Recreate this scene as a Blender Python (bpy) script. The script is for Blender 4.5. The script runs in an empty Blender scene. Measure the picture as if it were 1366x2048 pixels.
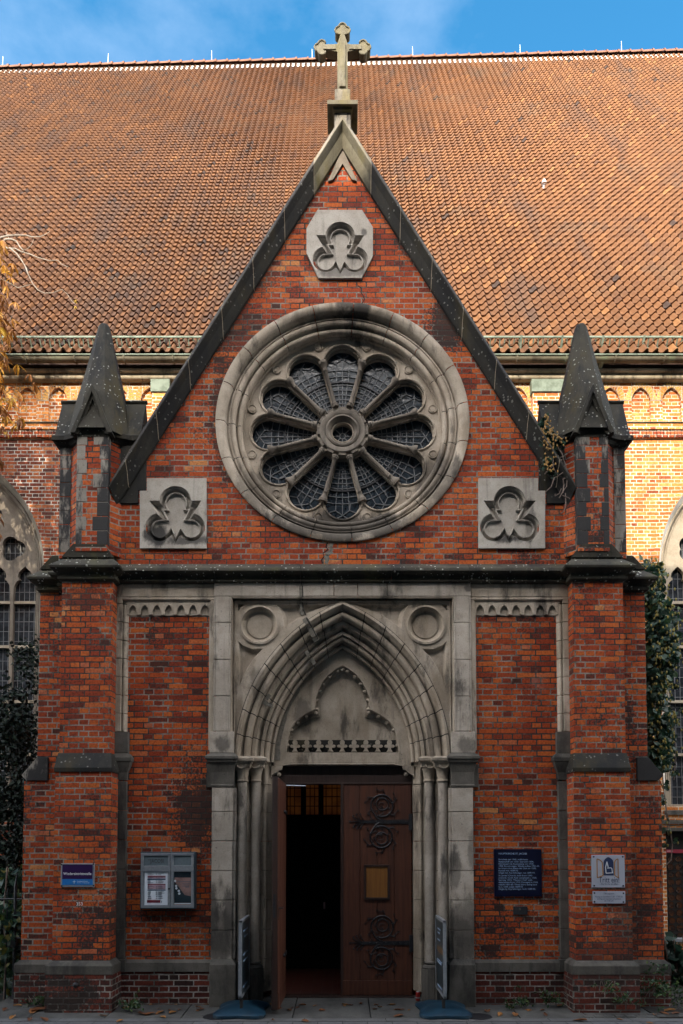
import bpy, bmesh, math, random
from mathutils import Vector, Matrix
from mathutils.geometry import tessellate_polygon
R = math.radians
sin, cos, pi = math.sin, math.cos, math.pi
rnd = random.Random(7)
sc = bpy.context.scene
COL = sc.collection

# ---------------------------------------------------------------- camera
F, PITCH, CAMY, CAMZ = 1366.0, R(2.5), -9.1, 2.03
CY = 1700 - F*math.tan(PITCH)
cam = bpy.data.cameras.new('camera'); camo = bpy.data.objects.new('camera', cam); COL.objects.link(camo)
camo.location = (0, CAMY, CAMZ); camo.rotation_euler = (R(90)+PITCH, 0, 0)
cam.sensor_width = 36; cam.lens = F/2048*36
cam.shift_x = -2/2048; cam.shift_y = (CY-1024)/2048
cam.clip_start = .1; cam.clip_end = 800
sc.camera = camo

# ---------------------------------------------------------------- sky, sun, exposure
SUN_EL, SUN_AZ = R(32), R(20)
S = Vector((-sin(SUN_AZ)*cos(SUN_EL), -cos(SUN_AZ)*cos(SUN_EL), sin(SUN_EL)))
w = bpy.data.worlds.new('World'); sc.world = w; w.use_nodes = True
nt = w.node_tree; nt.nodes.clear()
out = nt.nodes.new('ShaderNodeOutputWorld'); bg = nt.nodes.new('ShaderNodeBackground')
sky = nt.nodes.new('ShaderNodeTexSky'); sky.sky_type = 'NISHITA'; sky.sun_disc = False
sky.sun_elevation = SUN_EL; sky.sun_rotation = R(180)+SUN_AZ; sky.air_density = 1.0; sky.dust_density = .35; sky.ozone_density = 2.0
hs = nt.nodes.new('ShaderNodeHueSaturation'); hs.inputs['Saturation'].default_value = 1.32; hs.inputs['Value'].default_value = .66; hs.inputs['Hue'].default_value = .485
tc = nt.nodes.new('ShaderNodeTexCoord'); mp = nt.nodes.new('ShaderNodeMapping'); mp.inputs['Scale'].default_value = (1, 1, 2.2)
ns = nt.nodes.new('ShaderNodeTexNoise'); ns.inputs['Scale'].default_value = 3.2; ns.inputs['Detail'].default_value = 7; ns.inputs['Roughness'].default_value = .58
rp = nt.nodes.new('ShaderNodeMapRange'); rp.inputs[1].default_value = .46; rp.inputs[2].default_value = .85; rp.inputs[4].default_value = .09
mx = nt.nodes.new('ShaderNodeMix'); mx.data_type = 'RGBA'; mx.inputs[7].default_value = (10.5, 10.6, 10.8, 1)
L = nt.links.new
L(tc.outputs['Generated'], mp.inputs[0]); L(mp.outputs[0], ns.inputs['Vector']); L(ns.outputs[0], rp.inputs[0])
sx_ = nt.nodes.new('ShaderNodeSeparateXYZ'); L(tc.outputs['Generated'], sx_.inputs[0])      # unseen white cloud bank added behind the viewer, to brighten the shaded front
cb = nt.nodes.new('ShaderNodeMapRange'); cb.inputs[1].default_value = .1; cb.inputs[2].default_value = -.45; cb.inputs[4].default_value = .62; L(sx_.outputs['Y'], cb.inputs[0])
mx2 = nt.nodes.new('ShaderNodeMix'); mx2.data_type = 'RGBA'; mx2.inputs[7].default_value = (44, 41.5, 39, 1); cz_ = nt.nodes.new('ShaderNodeMapRange'); cz_.inputs[1].default_value = .92; cz_.inputs[2].default_value = .7; L(sx_.outputs['Z'], cz_.inputs[0])
ml = nt.nodes.new('ShaderNodeMath'); ml.operation = 'MULTIPLY'; L(cb.outputs[0], ml.inputs[0]); L(cz_.outputs[0], ml.inputs[1]); L(ml.outputs[0], mx2.inputs[0])
L(sky.outputs[0], hs.inputs['Color']); L(hs.outputs[0], mx.inputs[6]); L(rp.outputs[0], mx.inputs[0])
L(mx.outputs[2], mx2.inputs[6]); L(mx2.outputs[2], bg.inputs[0]); L(bg.outputs[0], out.inputs[0]); bg.inputs[1].default_value = .15
sun = bpy.data.lights.new('sun', 'SUN'); sun.energy = 2.25; sun.angle = R(.5); sun.color = (1, .88, .68)
suno = bpy.data.objects.new('sun', sun); COL.objects.link(suno); suno.rotation_euler = S.to_track_quat('Z', 'Y').to_euler(); suno.location = (-20, -40, 40)
sc.view_settings.view_transform = 'Standard'; sc.view_settings.look = 'None'
sc.view_settings.exposure = 1.93; sc.view_settings.gamma = 1
sc.render.engine = 'CYCLES'; sc.cycles.max_bounces = 6; sc.cycles.diffuse_bounces = 3
try: sc.cycles.use_denoising = True
except Exception: pass

# ---------------------------------------------------------------- measuring: photo pixel -> world on the plane Y
def W(px, py, Y=0.):
    u = (px-685)/F; v = (CY-py)/F
    dy = cos(PITCH)-v*sin(PITCH); dz = sin(PITCH)+v*cos(PITCH)
    s = (Y-CAMY)/dy
    return u*s, CAMZ+dz*s
def Z(py, Y=0.): return W(685, py, Y)[1]
def H(d, py, Y=0.): return W(685+d, py, Y)[0]

# ---------------------------------------------------------------- mesh builder
class MB:
    def __init__(s): s.v = []; s.f = []; s.m = []; s.mi = 0
    def add(s, vs, fs):
        o = len(s.v); s.v += [tuple(p) for p in vs]
        for f in fs: s.f.append([i+o for i in f]); s.m.append(s.mi)
        return s
    def box(s, x0, x1, y0, y1, z0, z1):
        if x0 > x1: x0, x1 = x1, x0
        return s.add([(x, y, z) for z in (z0, z1) for y in (y0, y1) for x in (x0, x1)],
                     [(0,2,3,1),(4,5,7,6),(0,1,5,4),(2,6,7,3),(0,4,6,2),(1,3,7,5)])
    def hexa(s, a, b):          # two quads (bottom, top loops)
        return s.add(list(a)+list(b), [(3,2,1,0),(4,5,6,7)]+[(i,(i+1)%4,(i+1)%4+4,i+4) for i in range(4)])
    def grid(s, rows, cu=False, cv=False):
        n = len(rows); m = len(rows[0]); fs = []
        for i in range(n if cv else n-1):
            for j in range(m if cu else m-1):
                a = i*m+j; b = i*m+(j+1) % m; c = ((i+1) % n)*m+(j+1) % m; d = ((i+1) % n)*m+j
                fs.append((a, b, c, d))
        return s.add([p for r in rows for p in r], fs)
    def plate(s, outer, holes, y0, y1, back=True, front=True):   # outlines in (x,z), thickness along Y
        loops = [outer]+list(holes)
        tris = tessellate_polygon([[Vector((a, b, 0)) for a, b in l] for l in loops])
        flat = [p for l in loops for p in l]; n = len(flat)
        vs = [(x, y0, z) for x, z in flat]+[(x, y1, z) for x, z in flat]; fs = []
        if front: fs += [tuple(t) for t in tris]
        if back: fs += [tuple(i+n for i in reversed(t)) for t in tris]
        o = 0
        for l in loops:
            k = len(l)
            fs += [(o+i, o+(i+1) % k, n+o+(i+1) % k, n+o+i) for i in range(k)]
            o += k
        return s.add(vs, fs)
    def prism(s, poly, z0, z1, top=True):      # plan polygon (x,y) extruded up
        n = len(poly)
        fs = [(i, (i+1) % n, n+(i+1) % n, n+i) for i in range(n)]
        if top: fs += [tuple(range(n-1, -1, -1)), tuple(range(n, 2*n))]
        return s.add([(x, y, z0) for x, y in poly]+[(x, y, z1) for x, y in poly], fs)
    def lathe_y(s, prof, cx, cz, n=96, kz=1., a0=0, a1=2*pi):    # prof (r,y)
        full = abs(a1-a0-2*pi) < 1e-6
        k = n if full else n+1
        return s.grid([[(cx+r*sin(a0+(a1-a0)*i/n), y, cz+kz*r*cos(a0+(a1-a0)*i/n)) for i in range(k)] for r, y in prof], cu=full)
    def lathe_z(s, prof, cx, cy, n=20):        # prof (r,z)
        return s.grid([[(cx+r*cos(2*pi*i/n), cy+r*sin(2*pi*i/n), z) for i in range(n)] for r, z in prof], cu=True)
    def tube(s, pts, r, n=6, cap=True):
        pts = [Vector(p) for p in pts]; rows = []
        for i, p in enumerate(pts):
            t = (pts[min(i+1, len(pts)-1)]-pts[max(i-1, 0)]).normalized()
            a = t.cross(Vector((0, 0, 1)) if abs(t.z) < .9 else Vector((0, 1, 0))).normalized(); b = t.cross(a)
            rr = r[i] if isinstance(r, (list, tuple)) else r
            rows.append([p+a*rr*cos(2*pi*k/n)+b*rr*sin(2*pi*k/n) for k in range(n)])
        o = len(s.v); s.grid(rows, cu=True)
        if cap:
            s.f.append(list(range(o, o+n))); s.m.append(s.mi); e = len(s.v); s.f.append(list(range(e-n, e))); s.m.append(s.mi)
        return s
    def ball(s, c, r, n=10, k=6, sz=1.):
        return s.grid([[(c[0]+r*sin(pi*i/k)*cos(2*pi*j/n), c[1]+r*sin(pi*i/k)*sin(2*pi*j/n), c[2]+sz*r*cos(pi*i/k)) for j in range(n)] for i in range(k+1)], cu=True)
    def bar(s, p0, p1, wd, y0, y1):            # flat bar in the XZ plane
        a = Vector((p1[0]-p0[0], p1[1]-p0[1])); 
        if a.length < 1e-6: return s
        a.normalize(); nx, nz = -a.y*wd/2, a.x*wd/2
        q = [(p0[0]+nx, p0[1]+nz), (p1[0]+nx, p1[1]+nz), (p1[0]-nx, p1[1]-nz), (p0[0]-nx, p0[1]-nz)]
        return s.hexa([(x, y1, z) for x, z in q], [(x, y0, z) for x, z in q])
    def mirror(s):
        o = MB(); o.v = [(-x, y, z) for x, y, z in s.v]; o.f = [list(reversed(f)) for f in s.f]; o.m = list(s.m); return o
    def build(s, name, mat, parent=None, smooth=False, bevel=0, fix=True, attr=None):
        me = bpy.data.meshes.new(name); me.from_pydata(s.v, [], s.f)
        mats = mat if isinstance(mat, (list, tuple)) else [mat]
        for q in mats: me.materials.append(q)
        if len(mats) > 1: me.polygons.foreach_set('material_index', s.m)
        if fix:
            bm = bmesh.new(); bm.from_mesh(me); bmesh.ops.recalc_face_normals(bm, faces=bm.faces); bm.to_mesh(me); bm.free()
        me.update()
        uv = me.uv_layers.new(name='UVMap'); data = [0.]*(2*len(me.loops)); vs = me.vertices
        for p in me.polygons:
            n = p.normal
            if abs(n.z) > .94: t = Vector((1, 0, 0)); q = Vector((0, 1, 0))
            else:
                t = Vector((-n.y, n.x, 0)).normalized(); q = Vector((0, 0, 1))
            for li in p.loop_indices:
                co = vs[me.loops[li].vertex_index].co
                data[2*li] = co.dot(t); data[2*li+1] = co.dot(q)
        uv.data.foreach_set('uv', data)
        if attr:
            at = me.attributes.new('tint', 'FLOAT', 'POINT'); at.data.foreach_set('value', attr)
        if smooth:
            me.polygons.foreach_set('use_smooth', [True]*len(me.polygons))
            try: me.set_sharp_from_angle(angle=R(38))
            except Exception: pass
        o = bpy.data.objects.new(name, me); COL.objects.link(o)
        if parent: o.parent = parent
        if bevel:
            b = o.modifiers.new('bevel', 'BEVEL'); b.width = bevel; b.segments = 2; b.limit_method = 'ANGLE'; b.angle_limit = R(40)
        return o

def tag(o, label, cat, group=None):
    o['label'] = label; o['category'] = cat
    if group: o['group'] = group
    return o
def thing(name, label, cat, group=None, loc=(0, 0, 0)):
    o = bpy.data.objects.new(name, None); COL.objects.link(o); o.location = loc; o.empty_display_size = .2
    return tag(o, label, cat, group)
def part(name, parent):
    o = bpy.data.objects.new(name, None); COL.objects.link(o); o.parent = parent; o.empty_display_size = .2; return o
def struct(o): o['kind'] = 'structure'; return o

def text(mb, body, x, z, size, y, align='LEFT', width=None, font=None):
    cu = bpy.data.curves.new('t', 'FONT'); cu.body = body; cu.size = size; cu.align_x = align; cu.resolution_u = 3
    ob = bpy.data.objects.new('t', cu); COL.objects.link(ob)
    dg = bpy.context.evaluated_depsgraph_get(); me = ob.evaluated_get(dg).to_mesh()
    vs = [v.co.copy() for v in me.vertices]; fs = [tuple(p.vertices) for p in me.polygons]
    if vs and width:
        k = width/max(1e-6, max(v.x for v in vs)-min(v.x for v in vs))
        for v in vs: v.x *= k
    mb.add([(x+v.x, y, z+v.y) for v in vs], fs)
    ob.evaluated_get(dg).to_mesh_clear(); bpy.data.objects.remove(ob); bpy.data.curves.remove(cu)

# ---------------------------------------------------------------- materials
class NB:
    def __init__(s, name):
        s.m = bpy.data.materials.new(name); s.m.use_nodes = True; s.t = s.m.node_tree; s.t.nodes.clear()
        s.o = s.n('ShaderNodeOutputMaterial'); s.p = s.n('ShaderNodeBsdfPrincipled'); s.link(s.p, s.o, 'Surface')
    def link(s, a, node, inp):
        so = a if isinstance(a, bpy.types.NodeSocket) else a.outputs[0]
        s.t.links.new(so, node.inputs[inp])
    def n(s, typ, ins=None, **at):
        nd = s.t.nodes.new(typ)
        for k, v in at.items(): setattr(nd, k, v)
        for k, v in (ins or {}).items():
            if isinstance(v, (bpy.types.NodeSocket, bpy.types.Node)): s.link(v, nd, k)
            else: nd.inputs[k].default_value = v
        return nd
    def pos(s): return s.n('ShaderNodeNewGeometry').outputs['Position']
    def uv(s): return s.n('ShaderNodeUVMap', uv_map='UVMap').outputs[0]
    def noise(s, vec, scale, detail=4, rough=.55, dist=0):
        return s.n('ShaderNodeTexNoise', {'Vector': vec, 'Scale': scale, 'Detail': detail, 'Roughness': rough, 'Distortion': dist}).outputs[0]
    def rng(s, v, a, b, c=0., d=1.):
        return s.n('ShaderNodeMapRange', {0: v, 1: a, 2: b, 3: c, 4: d}, interpolation_type='SMOOTHSTEP').outputs[0]
    def math(s, op, a, b=0., clamp=False): return s.n('ShaderNodeMath', {0: a, 1: b}, operation=op, use_clamp=clamp).outputs[0]
    def mix(s, f, a, b, blend='MIX'):
        a = a if not isinstance(a, tuple) else (*a, 1); b = b if not isinstance(b, tuple) else (*b, 1)
        return s.n('ShaderNodeMix', {0: f, 6: a, 7: b}, data_type='RGBA', blend_type=blend).outputs[2]
    def ramp(s, f, stops, const=False):
        nd = s.n('ShaderNodeValToRGB', {0: f}); e = nd.color_ramp.elements
        while len(e) < len(stops): e.new(.5)
        for k, (p, c) in enumerate(stops): e[k].position = p; e[k].color = (*c, 1)
        if const: nd.color_ramp.interpolation = 'CONSTANT'
        return nd.outputs[0]
    def mapping(s, vec, sc_=(1, 1, 1), loc=(0, 0, 0), rot=(0, 0, 0)):
        return s.n('ShaderNodeMapping', {0: vec, 1: loc, 2: rot, 3: sc_}).outputs[0]
    def bump(s, h, dist=.01, strength=1., normal=None):
        ins = {'Height': h, 'Distance': dist, 'Strength': strength}
        if normal: ins['Normal'] = normal
        return s.n('ShaderNodeBump', ins).outputs[0]
    def done(s, color=None, rough=.8, normal=None, metal=0., spec=None, **kw):
        if color is not None:
            if isinstance(color, tuple): s.p.inputs['Base Color'].default_value = (*color, 1)
            else: s.link(color, s.p, 'Base Color')
        if isinstance(rough, (int, float)): s.p.inputs['Roughness'].default_value = rough
        else: s.link(rough, s.p, 'Roughness')
        s.p.inputs['Metallic'].default_value = metal
        if spec is not None: s.p.inputs['Specular IOR Level'].default_value = spec
        if normal: s.link(normal, s.p, 'Normal')
        for k, v in kw.items(): s.p.inputs[k].default_value = v
        return s.m

def brick_mat(name, reds, m_lo, m_hi, soot=.5, blobs=(), row=.0765, length=.262, seed=0.):
    b = NB(name); uv = b.uv(); pos = b.pos()
    wob = b.n('ShaderNodeTexNoise', {'Vector': pos, 'Scale': 9, 'Detail': 3})
    wv = b.n('ShaderNodeVectorMath', {0: wob.outputs[1], 1: (.5, .5, .5)}, operation='SUBTRACT').outputs[0]
    wv = b.n('ShaderNodeVectorMath', {0: wv, 1: (.016, .013, 0)}, operation='MULTIPLY').outputs[0]
    v = b.n('ShaderNodeVectorMath', {0: uv, 1: wv}, operation='ADD').outputs[0]
    v = b.mapping(v, loc=(seed, 0, 0))
    ms = b.rng(b.noise(pos, 3.1, 3), .35, .7, .0075, .0115)
    ins = {'Vector': v, 'Color1': (0, 0, 0, 1), 'Color2': (1, 1, 1, 1), 'Mortar': (.5, .5, .5, 1), 'Scale': 1., 'Mortar Size': ms,
           'Mortar Smooth': .25, 'Bias': 0., 'Brick Width': length, 'Row Height': row}
    br = b.n('ShaderNodeTexBrick', ins, offset=.5, offset_frequency=2, squash=.5, squash_frequency=2)
    mor = br.outputs['Fac']
    sat = b.math('ADD', b.math('MULTIPLY', br.outputs[0], .92), .04)
    col = b.ramp(b.math('ADD', sat, b.math('MULTIPLY', b.math('SUBTRACT', b.noise(b.mapping(pos, (1, 1, 1.6), (2, 8, seed)), .9, 4, .6), .5), .55), True), reds)
    # surface mottling inside each brick
    n1 = b.noise(pos, 34, 5, .65); n2 = b.noise(pos, 110, 3, .6); n3 = b.noise(b.mapping(pos, (1, 1, .55), (seed*3, 0, 0)), .85, 6, .62)
    col = b.mix(b.rng(n1, .38, .7, 0, .8), col, b.mix(1., col, (.42, .36, .36), 'MULTIPLY'))
    pits = b.rng(n2, .62, .72); col = b.mix(b.math('MULTIPLY', pits, .75), col, (.022, .016, .014))
    mcol = b.mix(b.rng(b.noise(pos, 1.3, 6, .7), .43, .6), m_lo, m_hi)
    mcol = b.mix(b.rng(n1, .4, .7, 0, .6), mcol, b.mix(1., mcol, (.5, .5, .5), 'MULTIPLY'))
    col = b.mix(mor, col, mcol)
    # soot: ragged patches of its own shape
    per = b.math('MULTIPLY', b.math('SUBTRACT', br.outputs[0], .5), -.2)
    s = b.math('ADD', b.math('ADD', n3, per), b.math('MULTIPLY', b.math('SUBTRACT', n1, .5), .75))
    sm = b.rng(s, .575, .74, 0, soot)
    for (x, z, rx, rz, k) in blobs:
        q = b.n('ShaderNodeVectorMath', {0: pos, 1: (x, 0, z)}, operation='SUBTRACT').outputs[0]
        q = b.n('ShaderNodeVectorMath', {0: q, 1: (1/rx, 0, 1/rz)}, operation='MULTIPLY').outputs[0]
        d = b.n('ShaderNodeVectorMath', {0: q}, operation='LENGTH').outputs['Value']
        d = b.math('ADD', d, b.math('MULTIPLY', b.math('SUBTRACT', s, .5), -3.4))
        sm = b.math('MAXIMUM', sm, b.rng(d, 1.1, .55, 0, k))
    col = b.mix(sm, col, (.02, .016, .014))
    wash = b.rng(b.noise(b.mapping(pos, (1, 1, 1), (5, 3, seed)), 1.7, 6, .7), .62, .8, 0, .3)
    col = b.mix(wash, col, (.34, .3, .26))
    h = b.math('ADD', b.math('MULTIPLY', b.math('SUBTRACT', 1., mor), 1.), b.math('MULTIPLY', n1, .55))
    h = b.math('SUBTRACT', h, b.math('MULTIPLY', pits, .4))
    return b.done(col, .88, b.bump(h, .012, .9), spec=.25)

REDS = [(0., (.06, .016, .009)), (.07, (.13, .021, .009)), (.18, (.22, .031, .009)), (.45, (.3, .047, .0095)), (.7, (.37, .069, .012)), (.88, (.43, .102, .018)), (.97, (.36, .1, .045)), (1., (.48, .19, .06))]
REDS_L = [(0., (.05, .016, .012)), (.12, (.15, .026, .012)), (.5, (.26, .045, .014)), (.75, (.36, .075, .018)), (1., (.46, .15, .045))]
REDS_N = [(0., (.24, .07, .02)), (.2, (.44, .17, .035)), (.6, (.56, .25, .055)), (1., (.64, .38, .11))]

def stone_mat(name, base, light, dark, stain=.5, lo=.52, hi=.7, lichen=0., pits=.6, rough=.86, streak=.5, tint=None, blobs=()):
    b = NB(name); pos = b.pos()
    big = b.noise(pos, 1.4, 6, .6); mid = b.noise(pos, 7, 6, .65); fine = b.noise(pos, 60, 4, .65)
    col = b.mix(b.rng(big, .35, .65), base, light)
    col = b.mix(b.rng(mid, .42, .72, 0, .45), col, b.mix(1., col, (.62, .58, .54), 'MULTIPLY'))
    if tint: col = b.mix(b.rng(b.noise(b.mapping(pos, (1, 1, .35), (9, 2, 1)), 2.6, 5, .6), .5, .7, 0, .7), col, tint)
    st = b.noise(b.mapping(pos, (1.6, 1.6, .5), (3, 7, 2)), 1.6, 7, .68)
    col = b.mix(b.rng(st, lo, hi, 0, stain), col, dark)
    ru = b.noise(b.mapping(pos, (7, 7, .5)), 1.3, 4, .6)
    col = b.mix(b.rng(ru, .55, .75, 0, streak*stain), col, dark)
    pt = b.rng(b.noise(pos, 42, 2, .5), .68, .76)
    col = b.mix(b.math('MULTIPLY', pt, pits), col, (.03, .025, .02))
    for (bx, bz, rx, rz, k) in blobs:
        q = b.n('ShaderNodeVectorMath', {0: pos, 1: (bx, 0, bz)}, operation='SUBTRACT').outputs[0]
        q = b.n('ShaderNodeVectorMath', {0: q, 1: (1/rx, 0, 1/rz)}, operation='MULTIPLY').outputs[0]
        d = b.n('ShaderNodeVectorMath', {0: q}, operation='LENGTH').outputs['Value']
        d = b.math('ADD', b.math('ADD', d, b.math('MULTIPLY', b.math('SUBTRACT', st, .5), -2.6)), b.math('MULTIPLY', b.math('SUBTRACT', mid, .5), -1.))
        col = b.mix(b.rng(d, 1.15, .6, 0, k), col, dark)
    if lichen:
        vo = b.n('ShaderNodeTexVoronoi', {'Vector': pos, 'Scale': 20., 'Randomness': 1.}, feature='F1')
        rr = b.math('MULTIPLY', b.n('ShaderNodeSeparateColor', {0: vo.outputs['Color']}).outputs[0], .3)
        dd = b.math('ADD', vo.outputs['Distance'], b.math('MULTIPLY', b.math('SUBTRACT', fine, .5), .35))
        sp = b.math('LESS_THAN', dd, rr)
        sp = b.math('MULTIPLY', sp, b.rng(b.noise(pos, 2.4, 3), .4, .55, 0, lichen))
        col = b.mix(sp, col, (.42, .42, .38))
    col = b.mix(b.rng(fine, .4, .75, 0, .4), col, b.mix(1., col, (.55, .53, .5), 'MULTIPLY'))
    h = b.math('ADD', b.math('MULTIPLY', mid, .5), b.math('SUBTRACT', b.math('MULTIPLY', fine, .5), b.math('MULTIPLY', pt, .5)))
    return b.done(col, rough, b.bump(h, .006, .8), spec=.3)

def simple(name, color, rough=.6, metal=0., var=.25, scale=12, bump=0., spec=.4, **kw):
    b = NB(name); pos = b.pos(); n = b.noise(pos, scale, 5, .6)
    c = b.mix(b.rng(n, .35, .7), color, tuple(q*(1-var) for q in color))
    return b.done(c, rough, b.bump(n, .004, bump) if bump else None, metal, spec, **kw)

soot_blobs = [(-1.98, 2.55, .42, .75, .85), (-1.95, 1.05, .5, .35, .4), (1.0, 11.4, .5, .55, .4), (-1.55, 7.9, .22, .9, .75), (-1.5, 9.2, .5, .28, .5), (1.45, 9.35, .38, .5, .9), (.95, 10.3, .3, .3, .7),
              (-1.25, 9.95, .35, .3, .6), (2.35, 6.6, .2, .4, .9), (-3.35, 5.35, .4, .2, .5), (-3.4, .15, .5, .45, .85), (3.3, .6, .5, .4, .5), (-1.95, 6.35, .5, .14, .5), (3.75, 1.25, .3, .6, .55)]
M_BRICK = brick_mat('red_brick', REDS, (.03, .028, .026), (.215, .198, .168), .85, soot_blobs)
M_BRICKP = brick_mat('plinth_brick', [(0., (.025, .012, .01)), (.4, (.075, .017, .012)), (.8, (.12, .024, .014)), (1., (.17, .035, .02))], (.09, .085, .075), (.3, .28, .25), .75, soot_blobs, seed=.4)
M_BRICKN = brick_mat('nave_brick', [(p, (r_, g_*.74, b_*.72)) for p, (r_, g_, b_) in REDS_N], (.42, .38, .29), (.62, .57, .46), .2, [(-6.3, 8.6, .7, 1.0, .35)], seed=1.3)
M_NAVEOLDSHADE = brick_mat('nave_old_shaded_brick', [(0., (.05, .016, .012)), (.3, (.13, .027, .013)), (.7, (.23, .055, .018)), (1., (.34, .12, .04))], (.15, .14, .12), (.42, .4, .36), .8, seed=2.3)  # redder old brick, darkened further to paint the shade on this wall
M_SAND = stone_mat('sandstone', (.285, .238, .185), (.41, .35, .285), (.035, .03, .026), .85, .53, .67, tint=(.2, .155, .11), blobs=[(0, 6.45, 1.3, .3, .85), (.15, 9.62, .3, .25, .9), (-1.2, 7.0, .35, .5, .6), (1.3, 7.1, .3, .5, .6), (0, 9.35, .9, .14, .45), (-.55, 3.95, .15, .3, .6), (0, 4.9, .5, .07, .5), (1.25, 3.6, .12, .4, .4), (-1.15, 4.3, .16, .3, .5)])
M_SANDG = stone_mat('grey_sandstone', (.28, .243, .205), (.4, .352, .302), (.04, .036, .032), .85, .53, .67, blobs=[(-1.62, .95, .3, .3, .6), (1.62, .85, .3, .3, .6), (-1.74, 1.2, .09, .42, .8), (-1.5, 1.15, .07, .4, .75), (-1.62, .75, .3, .22, .75), (1.5, 1.75, .07, .3, .6), (1.62, 1.1, .2, .35, .6), (1.72, 2.0, .06, .3, .5), (-1.62, 3.45, .15, .13, .7), (1.62, 3.42, .16, .12, .6), (1.62, .75, .25, .15, .5), (1.7, 5.55, .06, .06, .8)])
M_PANEL = stone_mat('pale_panel_stone', (.3, .27, .235), (.38, .35, .31), (.03, .028, .027), .9, .58, .72, blobs=[(-2.55, 6.32, .2, .16, .95), (-2.1, 6.22, .35, .08, .8), (2.28, 6.25, .22, .1, .9), (2.55, 6.5, .06, .25, .5), (.0, 9.98, .3, .07, .6), (.3, 10.55, .05, .06, .7)])
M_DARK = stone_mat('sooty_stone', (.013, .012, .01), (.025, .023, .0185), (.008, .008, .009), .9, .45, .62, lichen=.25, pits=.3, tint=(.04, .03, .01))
M_CORN = stone_mat('lichen_stone', (.032, .029, .022), (.058, .053, .04), (.009, .009, .009), .85, .48, .66, lichen=1., pits=.4, tint=(.06, .055, .02))
M_QUOIN = stone_mat('patchy_stone', (.17, .153, .132), (.24, .22, .19), (.014, .014, .016), .95, .42, .5, pits=.5)
M_CROSS = stone_mat('yellowed_stone', (.105, .093, .064), (.165, .15, .11), (.03, .027, .02), .85, .47, .66, pits=.5, tint=(.12, .1, .025))
M_COPE = stone_mat('pale_sunlit_stone', (.13, .115, .09), (.26, .235, .19), (.03, .027, .021), .85, .5, .64, pits=.5, tint=(.16, .125, .04))  # pale tone paints the sunlight on the apex coping
M_LOWST = stone_mat('damp_stone', (.06, .055, .047), (.11, .1, .087), (.015, .014, .013), .8, .46, .66)
M_DARKSTRIP = stone_mat('grey_shaft_stone', (.05, .046, .04), (.095, .086, .075), (.014, .014, .014), .8, .46, .66)
M_SPOKE = stone_mat('brown_grey_stone', (.12, .1, .082), (.18, .155, .128), (.04, .035, .03), .7, .5, .66, pits=.4)
M_SPIRE = stone_mat('mossy_spire_stone', (.024, .0215, .0155), (.04, .036, .026), (.009, .009, .01), .9, .45, .6, lichen=.5, pits=.35, tint=(.055, .04, .009))
M_COPED = stone_mat('worn_lit_coping_stone', (.03, .027, .022), (.065, .059, .05), (.012, .011, .011), .9, .44, .6, lichen=.35, pits=.5)  # worn stone, made lighter to paint top light on the outer facets
M_MORTAR = simple('cement_repair', (.17, .155, .13), .95, var=.4, scale=30, bump=.6)
M_CRACK = simple('crack_shadow', (.012, .011, .01), 1., var=.2)
M_JOINTL = simple('pale_lime_joint', (.3, .25, .18), .95, var=.3, scale=30)

def wood_mat(name, c0, c1, rough=.45, sc_=(14, 14, .7)):
    b = NB(name); pos = b.pos(); n = b.noise(b.mapping(pos, sc_), 2., 6, .65, .4); n2 = b.noise(b.mapping(pos, (sc_[0]*5, sc_[1]*5, sc_[2]*2)), 2., 4, .6)
    c = b.mix(b.rng(n, .3, .7), c0, c1); c = b.mix(b.rng(n2, .45, .7, 0, .5), c, b.mix(1., c, (.5, .45, .4), 'MULTIPLY'))
    return b.done(c, b.rng(n, .3, .7, rough, rough+.2), b.bump(n2, .003, .6), spec=.35)
M_DOOR = wood_mat('oiled_oak', (.085, .028, .013), (.045, .014, .008))
M_DOORD = wood_mat('dark_oak', (.032, .015, .011), (.018, .009, .007))
M_NOTICE = wood_mat('honey_wood', (.2, .085, .018), (.14, .055, .012), .4)
M_IRON = simple('wrought_iron', (.028, .028, .032), .5, .5, .4, 40, .4)
M_FENCE = simple('painted_iron', (.022, .026, .032), .55, .2, .3, 30, .2)
M_COPPER = NB('copper_patina')
_p = M_COPPER.pos(); _n = M_COPPER.noise(M_COPPER.mapping(_p, (1, 1, 1)), 6, 6, .65)
M_COPPER = M_COPPER.done(M_COPPER.mix(M_COPPER.rng(_n, .38, .66), (.14, .17, .135), (.075, .095, .07)), .75, spec=.3)
M_GUTTER = stone_mat('weathered_gutter', (.11, .095, .065), (.16, .14, .1), (.04, .03, .022), .7, .5, .68, pits=.2, tint=(.13, .16, .1))
M_FASCIA = wood_mat('brown_fascia', (.05, .024, .018), (.03, .016, .012), .7)
M_LEAD = simple('lead_came', (.15, .155, .165), .6, .2, .3, 30)
M_GLASS = NB('old_dark_glass'); _p = M_GLASS.pos(); _n = M_GLASS.noise(_p, 9, 4, .6, .6); _v = M_GLASS.n('ShaderNodeTexVoronoi', {'Vector': _p, 'Scale': 10.}).outputs['Color']
M_GLASS = M_GLASS.done(M_GLASS.mix(M_GLASS.rng(_n, .4, .65), (.007, .012, .018), (.02, .03, .04)), .16, M_GLASS.bump(M_GLASS.math('ADD', _n, M_GLASS.n('ShaderNodeSeparateColor', {0: _v}).outputs[0]), .02, .16), spec=.5)
M_GLASSN = NB('nave_glass'); _p = M_GLASSN.pos(); _n = M_GLASSN.noise(_p, 5, 3, .6, .6)
M_GLASSN = M_GLASSN.done(M_GLASSN.mix(M_GLASSN.rng(_n, .35, .65), (.012, .013, .016), (.03, .034, .042)), .18, M_GLASSN.bump(_n, .02, .25), spec=.45)
M_NAVESTONE = stone_mat('nave_window_stone', (.24, .2, .15), (.32, .28, .22), (.08, .065, .05), .5, .55, .72, pits=.3)
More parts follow.
